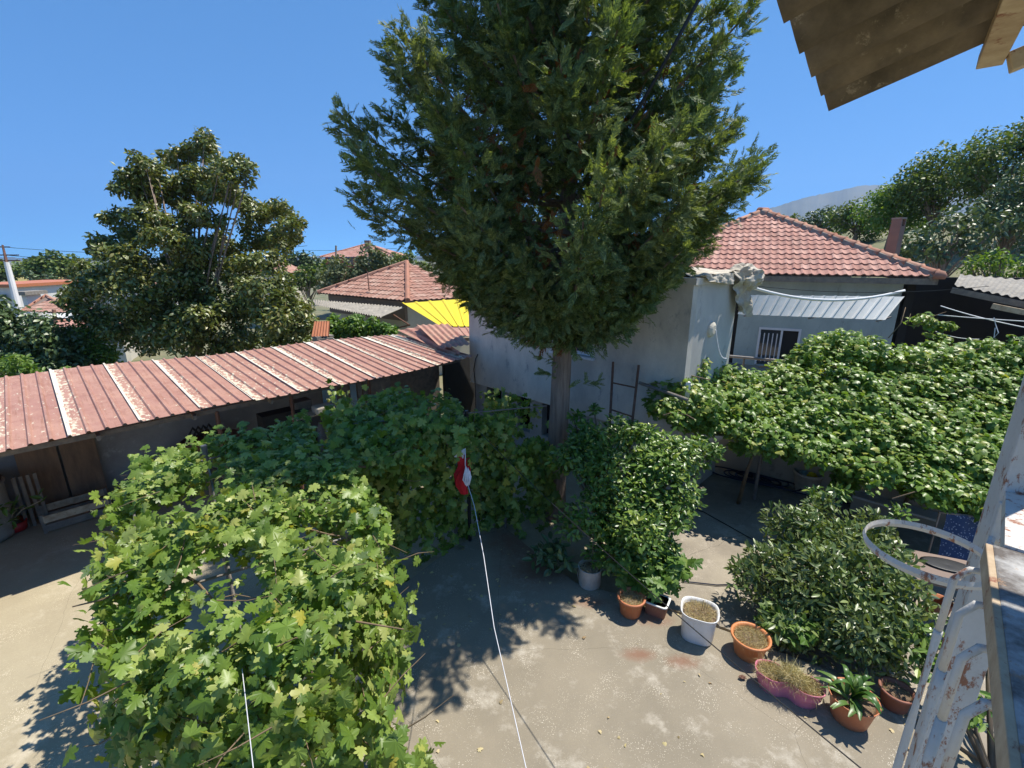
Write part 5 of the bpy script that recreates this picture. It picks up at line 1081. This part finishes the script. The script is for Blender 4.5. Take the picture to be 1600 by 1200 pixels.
# pink wavy planter
a4 = G(1205, 1085, 0) + Vector((.03, .1, 0)); b4 = G(1262, 1108, 0) + Vector((.02, .1, 0)); c4 = (a4 + b4) / 2; pk = thing('pink_planter', c4, 'long pink planter shaped like a figure eight with straw, near the railing', 'planter')
ang = math.atan2(b4.y - a4.y, b4.x - a4.x); Lh = .34
def dumb(scale, z, n=56):
    out = []
    for i in range(n):
        a = 2 * math.pi * i / n; x = math.cos(a) * Lh; w = .15 * (1 - .30 * math.cos(math.pi * x / Lh * 1.0 + 0) ** 2 * (abs(x) < Lh * .5)); y = math.sin(a) * .165
        pinch = 1 - .52 * math.exp(-(x / .1) ** 2); y = math.copysign(abs(math.sin(a)) ** .7, math.sin(a)) * .165 * pinch
        x *= scale; y *= scale; out.append(Vector((c4.x + x * math.cos(ang) - y * math.sin(ang), c4.y + x * math.sin(ang) + y * math.cos(ang), z)))
    return out
def loft(loops, name, m, par, cap0=True, smooth=True):
    n = len(loops[0]); vs = [v for L_ in loops for v in L_]; fs = [(i * n + j, i * n + (j + 1) % n, (i + 1) * n + (j + 1) % n, (i + 1) * n + j) for i in range(len(loops) - 1) for j in range(n)]
    if cap0: fs.append(tuple(range(n))[::-1])
    return MB().add(vs, fs).build(name, m, par, smooth)
loft([dumb(.8, 0), dumb(.82, .01), dumb(.97, .21), dumb(1.0, .215), dumb(1.0, .225), dumb(.965, .225), dumb(.93, .12)], 'planter_body', 'pink', pk)
sm_ = MB(); lp = dumb(.95, .18); sm_.add(lp, [tuple(range(len(lp)))]); sm_.build('soil', 'soil', pk)
for f, rr, nw, hh_ in ((-.19, .13, 900, .05), (.02, .12, 1400, .14), (.18, .12, 800, .05)):
    q = c4 + Vector((math.cos(ang) * f, math.sin(ang) * f, .18)); straw(pk, q, rr, nw, hh_, .13)
# big terracotta bowl with strap leaved plant
p5 = G(1341, 1142, 0) + Vector((0, .14, 0)); b5 = round_pot('bowl_planter', p5, .155, .22, .29, 'terracotta', 'terracotta pot with a strap-leaved lily beside the pink planter', 'pot', False, .85, 150)
def strap_leaf(base, az, L_, lift, w, par, m='strap'):
    mb = MB(); vs = []; k = 9; o = Vector((math.cos(az), math.sin(az), 0)); sd2 = Vector((-o.y, o.x, 0))
    for i in range(k):
        f = i / (k - 1); c = Vector(base) + o * L_ * f * (.55 + .45 * f) + Vector((0, 0, lift * math.sin(f * 2.3) )); ww = w * math.sin(math.pi * min(.98, .12 + .86 * f)) ** .6
        vs += [c - sd2 * ww + Vector((0, 0, .35 * ww)), c, c + sd2 * ww + Vector((0, 0, .35 * ww))]
    fs = []
    for i in range(k - 1): fs += [(i * 3, i * 3 + 1, i * 3 + 4, i * 3 + 3), (i * 3 + 1, i * 3 + 2, i * 3 + 5, i * 3 + 4)]
    mb.add(vs, fs); return mb.build('leaf', m, par, True)
lily = thing('strap_lily', p5 + Vector((0, 0, .22)), 'clump of arching strap leaves growing in the terracotta pot by the railing', 'plant')
for i in range(26):
    r = random.Random(i + 3); strap_leaf(p5 + Vector((r.uniform(-.06, .06), r.uniform(-.06, .06), .2)), i * 2.4, r.uniform(.18, .34), r.uniform(.06, .28), r.uniform(.022, .038), lily)
# partly hidden pot to the right
p6 = G(1412, 1130, 0) + Vector((.05, .2, 0)); round_pot('flower_pot', p6, .11, .15, .22, 'brown', 'dark reddish pot half hidden at the right of the strap lily', 'pot', True, .8, 150)
mb = MB(); mb.lathe([(0, 0), (.12, 0), (.16, .24), (.14, .24), (.12, .05)], G(1460, 960, -.08), 24); tag(mb.build('clay_pot', 'terracotta', smooth=True, origin=G(1460, 960, -.08)), 'clay pot in the shade under the iron hoop', 'pot')
# ---------------------------------------------------------------- leaf litter
n = 130; lx = []
while len(lx) < n:
    x, y = random.uniform(-2.3, 4.8), random.uniform(2.2, 6.8)
    if in_poly(x, y, slabpoly) and nz(x, y, 4, .8) > random.uniform(-.5, .5) and (random.random() < .35 or y > 4.6): lx.append((x, y, .012))
lx = np.array(lx); V, F = instances(GRs + OV[:2], lx, np.array([0, 0, 1.]) + rng.normal(size=(n, 3)) * .3, rng.normal(size=(n, 3)) * np.array([1, 1, .1]), rng.uniform(.025, .06, n)); lt = np_mesh('leaf_litter', V, F, ['straw']); tag(lt, 'dry fallen leaves scattered over the concrete slab', 'leaves', kind='stuff')
dl = G(1160, 1058, .03); tag(crumple('dry_leaf', dl, .035, .02, .012, 'rust', None, 9, .6), 'single curled brown leaf on the concrete left of the pink planter', 'leaf')
# ---------------------------------------------------------------- courtyard things
k0 = G(1258, 768, -.08); bk = round_pot('tub', k0, .19, .26, .46, 'tarp', 'beige plastic tub with rubbish standing by the beige wall', 'tub', True, .75, 0)
for i, (m, dx, dy) in enumerate((('bluepaint', -.08, .02), ('whitecloth', .05, .05), ('yellow', .02, -.08))): crumple('rubbish', k0 + Vector((dx, dy, .4)), .09, .08, .06, m, bk, i, .5)
s0_ = G(1236, 752, -.08); shv = thing('dustpan', s0_, 'white long-handled dustpan leaning on the wall beside the beige tub', 'dustpan'); MB().tube([s0_ + Vector((0, 0, .15)), s0_ + Vector((.05, .12, .7))], .013, 6).build('handle', 'white', shv); MB().slab([s0_ + Vector((-.14, -.08, .01)), s0_ + Vector((.1, -.08, .01)), s0_ + Vector((.06, .06, .17)), s0_ + Vector((-.06, .06, .17))], .02).build('pan', 'white', shv)
hp = []; hc = G(1180, 752, -.05)
for i in range(210):
    a = i * .26; r_ = .35 + .22 * nz(i * .045, 1.3) + .12 * math.sin(i * .11); hp.append(hc + EX * 0 + Vector((.74, -.55, 0)) * (math.cos(a) * r_ * 1.35 + i * .003 - .3) + Vector((.55, .74, 0)) * math.sin(a) * r_ * .55 + Vector((0, 0, .03 + .015 * math.sin(a * 3) + .0003 * i)))
hp += [hc + Vector((.6, -.5, .0)), hc + Vector((1.3, -.9, 0)), hc + Vector((2.0, -1.15, 0))]
mb = MB(); mb.tube(hp, .016, 6); tag(mb.build('garden_hose', 'hose', smooth=True, origin=hc), 'dark blue garden hose lying in loose coils by the wall', 'hose')
mb = MB(); mb.tube([G(1060, 785, -.06), G(1100, 800, -.06), G(1180, 845, -.06), G(1230, 860, -.06)], .008, 6); tag(mb.build('loose_hose', 'black', origin=G(1100, 800, -.06)), 'single thin black hose crossing the courtyard floor', 'hose')
mb = MB(); mb.tube([G(1065, 908, -.06), G(1120, 914, -.06), G(1180, 912, -.06)], .009, 6); tag(mb.build('blue_pipe', 'hose', origin=G(1065, 908, -.06)), 'thin blue pipe on the ground behind the white bucket', 'pipe')
# wash basin on the wall
wb0 = P(1110, 678, 9.2); ba = thing('wash_basin', wb0, 'white ceramic wash basin on the wall at the end of the vine', 'basin')
MB().lathe([(0, -.16), (.12, -.14), (.25, -.02), (.29, .05), (.3, .07), (.26, .07), (.2, -.02), (0, -.08)], wb0, 28, 1.15, .8, -.7).build('bowl', 'ceramic', ba, True)
MB().beam(wb0 + Vector((0, .2, -.6)), wb0 + Vector((0, .2, -.1)), .12, .12).build('pedestal', 'ceramic', ba)
# table, patterned blue cloth, clutter beneath the hoop
tb = P(1478, 880, 6.1); tb.z = .66; tbl = thing('garden_table', Vector((tb.x, tb.y, -.08)), 'dark table in dappled shade under the vine at the right', 'table')
MB().box(tb, (1.3, .75, .04), -.42).build('tabletop', 'brownwall', tbl)
for sx in (-1, 1):
    for sy in (-1, 1):
        q = Vector((sx * .58, sy * .31, 0)); q.rotate(Matrix.Rotation(-.42, 3, 'Z')); MB().beam(Vector((tb.x + q.x, tb.y + q.y, -.08)), Vector((tb.x + q.x, tb.y + q.y, .64)), .05, .05).build('leg', 'oldwood', tbl)
mb = MB(); mb.lathe([(0, 0), (.17, 0), (.2, .015), (.17, .02), (0, .012)], tb + Vector((.12, .08, .022)), 24, 1.5, .8, -.4); tag(mb.build('tray', 'black', smooth=True, origin=tb), 'dark oval tray on the shaded table', 'tray')
bc = P(1510, 840, 7.0); bc.z = .0; cloth('cloth_tmp', (bc + Vector((-.4, 0, 1.0)), bc + Vector((.45, -.25, 1.0)), bc + Vector((.5, -.3, .15)), bc + Vector((-.4, -.05, .15))), 20, 14, .05, 'bluecloth').name = 'patterned_cloth'
tag(bpy.data.objects['patterned_cloth'], 'dark blue cloth with white dots hanging over a rail below the vine', 'cloth')
mb = MB(); mb.tube([bc + Vector((-.5, .03, 1.0)), bc + Vector((.6, -.28, 1.0))], .015, 6); mb.tube([bc + Vector((-.48, .03, 1.0)), bc + Vector((-.48, .03, -.05))], .015, 6); mb.tube([bc + Vector((.58, -.27, 1.0)), bc + Vector((.58, -.27, -.05))], .015, 6); tag(mb.build('drying_rail', 'steel', origin=bc), 'thin steel rail frame that carries the dotted blue cloth', 'rack')

# ---------------------------------------------------------------- left yard: red planter with plant
r0_ = G(12, 830, -.12) + Vector((0, 0, 0)); rp_ = thing('red_trough', r0_, 'red trough with a white patch in the shade at the left edge', 'planter')
loft([[r0_ + Vector((math.cos(a) * x, math.sin(a) * y, z)) for a in [2 * math.pi * i / 32 for i in range(32)]] for (x, y, z) in ((.26, .13, 0), (.33, .18, .04), (.36, .2, .2), (.34, .18, .2), (.3, .15, .12))], 'trough_body', 'redpaint', rp_)
MB().lathe([(0, .14), (1, .13)], r0_, 24, .31, .16).build('soil', 'soil', rp_)
MB().add([r0_ + Vector((.1, -.205, .05)), r0_ + Vector((.23, -.17, .07)), r0_ + Vector((.17, -.198, .17))], [(0, 1, 2)]).build('patch', 'white', rp_)
tw = thing('twiggy_plant', r0_ + Vector((0, 0, .1)), 'sparse yellowing plant with long bare twigs in the red trough', 'plant'); mb = MB(); lp_ = []; r = random.Random(4)
for i in range(11):
    a = r.uniform(-1.4, 1.2); L_ = r.uniform(.5, 1.0); b0 = r0_ + Vector((r.uniform(-.2, .2), 0, .1)); e = b0 + Vector((math.cos(a) * L_ * .85, math.sin(a) * .4 - .1, L_ * r.uniform(.3, .9))); m_ = b0.lerp(e, .5) + Vector((0, 0, .08)); mb.tube([b0, m_, e], [.012, .009, .004], 5); 
    for k in range(5): lp_.append(tuple(m_.lerp(e, r.uniform(.3, 1.1)) + Vector((r.gauss(0, .05), r.gauss(0, .05), r.gauss(0, .05)))))
mb.build('stems', 'palewood', tw); lp_ = np.array(lp_); foliage(tw, OVn, lp_, rnd_unit(len(lp_)) * .6 + np.array([0, -.2, .8]), rng.normal(size=lp_.shape) + np.array([0, 0, .3]), rng.uniform(.12, .2, len(lp_)), 'brightleaf', len(lp_) - 2)
rr0 = P(222, 785, 6.3); tag(MB().beam(rr0 + Vector((-.03, 0, -.3)), rr0 + Vector((.1, 0, .28)), .14, .03, up=(0, -1, .3)).build('scrap_metal', 'redpaint', origin=rr0), 'small red metal panel showing through the pergola leaves', 'panel')
# ---------------------------------------------------------------- furled flag on its cord
fl = P(722, 712, 6.5); fg = thing('furled_flag', fl, 'red flag bunched up on a white cord in front of the dark vine', 'flag')
loops = []
for i in range(15):
    f = i / 14; z = .02 - .62 * f; w = .085 * (1 + .35 * noise.noise(Vector((f * 5, 1, 0)))) * (1 if f < .75 else 1 - (f - .75) * 1.9) * (.6 + .4 * min(1, f * 4)); ox = .03 * math.sin(f * 7)
    loops.append([fl + Vector((ox + math.cos(a) * w * (1 + .3 * math.sin(a * 4 + f * 6)), math.sin(a) * w * .5 * (1 + .35 * math.sin(a * 5 + f * 4)), z)) for a in [2 * math.pi * k / 28 for k in range(28)]])
loft(loops, 'flag_cloth', 'red', fg)
MB().slab([fl + Vector((-.12, 0, -.02)), fl + Vector((.02, -.03, -.03)), fl + Vector((.05, -.02, .12)), fl + Vector((.0, .0, .09))], .03).build('flag_hem', 'whitecloth', fg)
crumple('cord_bundle', fl + Vector((.075, -.1, -.28)), .05, .04, .12, 'whitecloth', fg, 4, .3)
for i in range(4): mb = MB(); mb.tube([fl + Vector((.06, -.1, -.12)), fl + Vector((.02 + .03 * i, -.15, -.3)), fl + Vector((.07, -.14, -.40))], .008, 5); mb.build('cord_loop', 'whitecloth', fg)
cs = [fl + Vector((.05, -.03, .1)), fl + Vector((.05, -.08, -.1)), fl + Vector((.09, -.12, -.42))]
tg = P(742, 820, 5.2); cs += [P(741, 790, 5.9), P(756, 870, 4.6), P(772, 980, 3.4), P(797, 1090, 2.6), P(822, 1200, 2.1), P(850, 1330, 1.7)]
mb = MB(); mb.tube(cs, [.007, .007, .006, .005, .004, .003, .0025, .0022, .002], 6); tag(mb.build('long_cord', 'whitecloth', smooth=True, origin=fl), 'thin white cord running from the furled flag towards the balcony', 'cord')
tag(MB().tube([Vector((-.72, 6.9, -.1)), Vector((-.72, 6.9, 2.35))], .03, 10).build('flag_pole', 'black', origin=(-.72, 6.9, -.1)), 'dark slim pole behind the furled flag', 'pole')
wire(P(735, 660, 7.2), P(1400, 1245, 2.6), .12, .005, 'black', 'long black wire crossing diagonally above the row of pots', n=30)
wire(P(374, 1010, 3.1), P(400, 1240, 2.0), .02, .0022, 'whitecloth', 'pale cord hanging down in front of the near vine', 'cord')
# ---------------------------------------------------------------- balcony railing (foreground right)
rl = thing('balcony_railing', (1.0, .8, 3.15), 'peeling white iron balcony railing with a dark handrail at the lower right', 'railing')
h0 = Vector((.45, .20, 4.02)); h1 = Vector((1.18, 1.02, 4.02)); hd = (h1 - h0).normalized(); hn = Vector((-hd.y, hd.x, 0))
h0, h1 = P(1640, 1330, .62), P(1562, 862, 1.02); h0.z = h1.z = min(h0.z, h1.z) if False else 4.08
h1 = G(1592, 872, 4.08); h0 = G(1662, 1200, 4.08); hd = (h1 - h0).normalized(); hn = Vector((-hd.y, hd.x, 0)); h0 = h0 - hd * .4
MB().beam(h0, h1, .085, .03).build('handrail', 'railwood', rl, bevel=.004); MB().beam(h0 + hn * .047 - Vector((0, 0, .012)), h1 + hn * .047 - Vector((0, 0, .012)), .012, .05).build('rail_edge', 'palewood', rl, bevel=.002)
MB().beam(h0 - Vector((0, 0, .92)), h1 - Vector((0, 0, .92)), .03, .03).build('bottom_rail', 'paint', rl)
tops = [(1494, 893), (1503, 948), (1506, 1016), (1512, 1103), (1520, 1215)]
for i, (x, y) in enumerate(tops):
    # top bracket: from rail edge out to the spindle, spindle then vertical with a flattened leaf
    e = G(x, y, 4.02); f = (e - h0).dot(hd); a = h0 + hd * (f + .02); a.z = 4.03; a = a + hn * .04
    mb = MB(); mb.tube([a, a.lerp(e, .55) + Vector((0, 0, .006)), e + (a - e).normalized() * .02 + Vector((0, 0, .003)), e - Vector((0, 0, .018)), e - Vector((0, 0, .16))], .0072, 8); mb.build('spindle_hook', 'paint', rl, True)
    z0 = e.z - .16; mb = MB(); vs = []; k = 13; prof = [(.0085, .0085), (.0085, .0085), (.012, .008), (.017, .007), (.021, .006), (.021, .006), (.019, .006), (.015, .007), (.010, .008), (.0085, .0085), (.0085, .0085), (.0085, .0085), (.0085, .0085)]
    zs_ = [0, .01, .03, .06, .09, .16, .21, .24, .27, .29, .4, .55, .72]; loops = []
    sh = (0.0, .05, .12, 0.06, .03)[i]
    for (wx, wy), dz in zip(prof, zs_):
        zz_ = z0 - dz - (sh if dz > .005 else 0); loops.append([Vector((e.x, e.y, zz_)) + hd * math.cos(q) * wx + hn * math.sin(q) * wy for q in [2 * math.pi * j / 12 for j in range(12)]])
    loft(loops, 'spindle', 'paint', rl)
pc = P(1538, 880, 1.36); pst = thing('balcony_post', (pc.x, pc.y, -.1), 'thick peeling white post rising past the balcony corner', 'post')
MB().box((pc.x + .028, pc.y, 2.95), (.088, .088, 6.1), math.atan2(hd.y, hd.x) + .2).build('shaft', 'paint', pst, bevel=.006)
MB().box((pc.x + .03, pc.y - .01, 3.98), (.10, .10, .12), math.atan2(hd.y, hd.x) + .2).build('bracket_collar', 'paint', pst, bevel=.004)
MB().beam(h1, Vector((pc.x + .03, pc.y, 4.05)), .05, .04).build('rail_joint', 'paint', rl)
MB().beam(Vector((pc.x + .06, pc.y + .02, 4.0)), Vector((pc.x + .8, pc.y + .1, 4.0)), .03, .05).build('side_rail', 'paint', rl)
# iron hoop for a flower pot
rc_ = G(1449, 861, 3.93); hp_ = thing('pot_hoop', rc_, 'round rusty white iron pot hoop fixed to the balcony post', 'pot holder')
mb = MB(); N = 48; vs = []; Rh = .138
for i in range(N):
    a = 2 * math.pi * i / N
    for (rr, zz_) in ((Rh, .012), (Rh + .004, .0), (Rh, -.012), (Rh - .004, .0)): vs.append(rc_ + Vector((math.cos(a) * rr, math.sin(a) * rr, zz_)))
mb.add(vs, [(i * 4 + j, i * 4 + (j + 1) % 4, ((i + 1) % N) * 4 + (j + 1) % 4, ((i + 1) % N) * 4 + j) for i in range(N) for j in range(4)]); mb.build('hoop', 'paint', hp_)
mb = MB(); mb.tube([rc_ + Vector((Rh * .9, -.03, -.005)), Vector((pc.x, pc.y, 3.93))], .008, 6); mb.build('hoop_arm', 'paint', hp_)
# concrete/metal below the balcony seen between the spindles
lg = thing('lower_ledge', P(1560, 1150, 2.4), 'grey metal ledge with a sunlit lip seen through the railing', 'ledge')
q = P(1555, 1120, 2.2); q.z = 2.6; MB().beam(q + hd * -.7 - hn * .35, q + hd * .2 - hn * .35, .5, .03).build('ledge_top', 'steel', lg); MB().beam(q + hd * -.7 - hn * .08, q + hd * .2 - hn * .08, .03, .12).build('lip', 'white', lg)
# ---------------------------------------------------------------- fibre cement roof overhead, top right
K = 1.0
TA = P(1299, 180, 1.21 * K); TB_ = P(1222, 0, .70); TB_.z = TA.z; Ed = (TB_ - TA).normalized()
TC = P(1600, 50, 1.0 * K); Rd = (TC - TA).normalized()
TB2 = TA + Ed * .146 * 10; ov = thing('porch_roof', TA + Rd * .5, 'brown corrugated fibre-cement roof edge overhead at the top right', 'roof')
sheet_mesh(TA, TB2, TA + Rd * 2.4, TB2 + Rd * 2.4, .146, .075, 'wave', th=.007, n_len=6).build('roof_sheet', 'fibre', ov, True)
# timber batten ends
bt_ = P(1560, 40, .98)
pa = P(1537, 92, 1.06); pb = P(1610, -60, .80); 
a = TA + Rd * .305 + Vector((0, 0, -.022)) - Ed * .03; b = a + Ed * 1.2
MB().beam(a, b, .045, .03).build('batten', 'palewood', ov, bevel=.002)
a2 = a + Rd * .03 + Ed * .05 + Vector((0, 0, -.035)); MB().beam(a2, a2 + Rd * 1.2, .03, .04).build('rafter', 'palewood', ov, bevel=.002)

# ---------------------------------------------------------------- air
hz = MB().box((0, 0, 130), (9600, 9600, 1240)).build('haze', 'dark')
hm = bpy.data.materials.new('haze_air'); hm.use_nodes = True; hn_ = hm.node_tree.nodes; hn_.remove(hn_['Principled BSDF'])
pv = hn_.new('ShaderNodeVolumePrincipled'); pv.inputs['Density'].default_value = .00015; pv.inputs['Color'].default_value = (.36, .62, 1, 1); pv.inputs['Anisotropy'].default_value = .2
hm.node_tree.links.new(pv.outputs[0], hn_['Material Output'].inputs['Volume']); hz.data.materials.clear(); hz.data.materials.append(hm); tag(hz, kind='stuff')
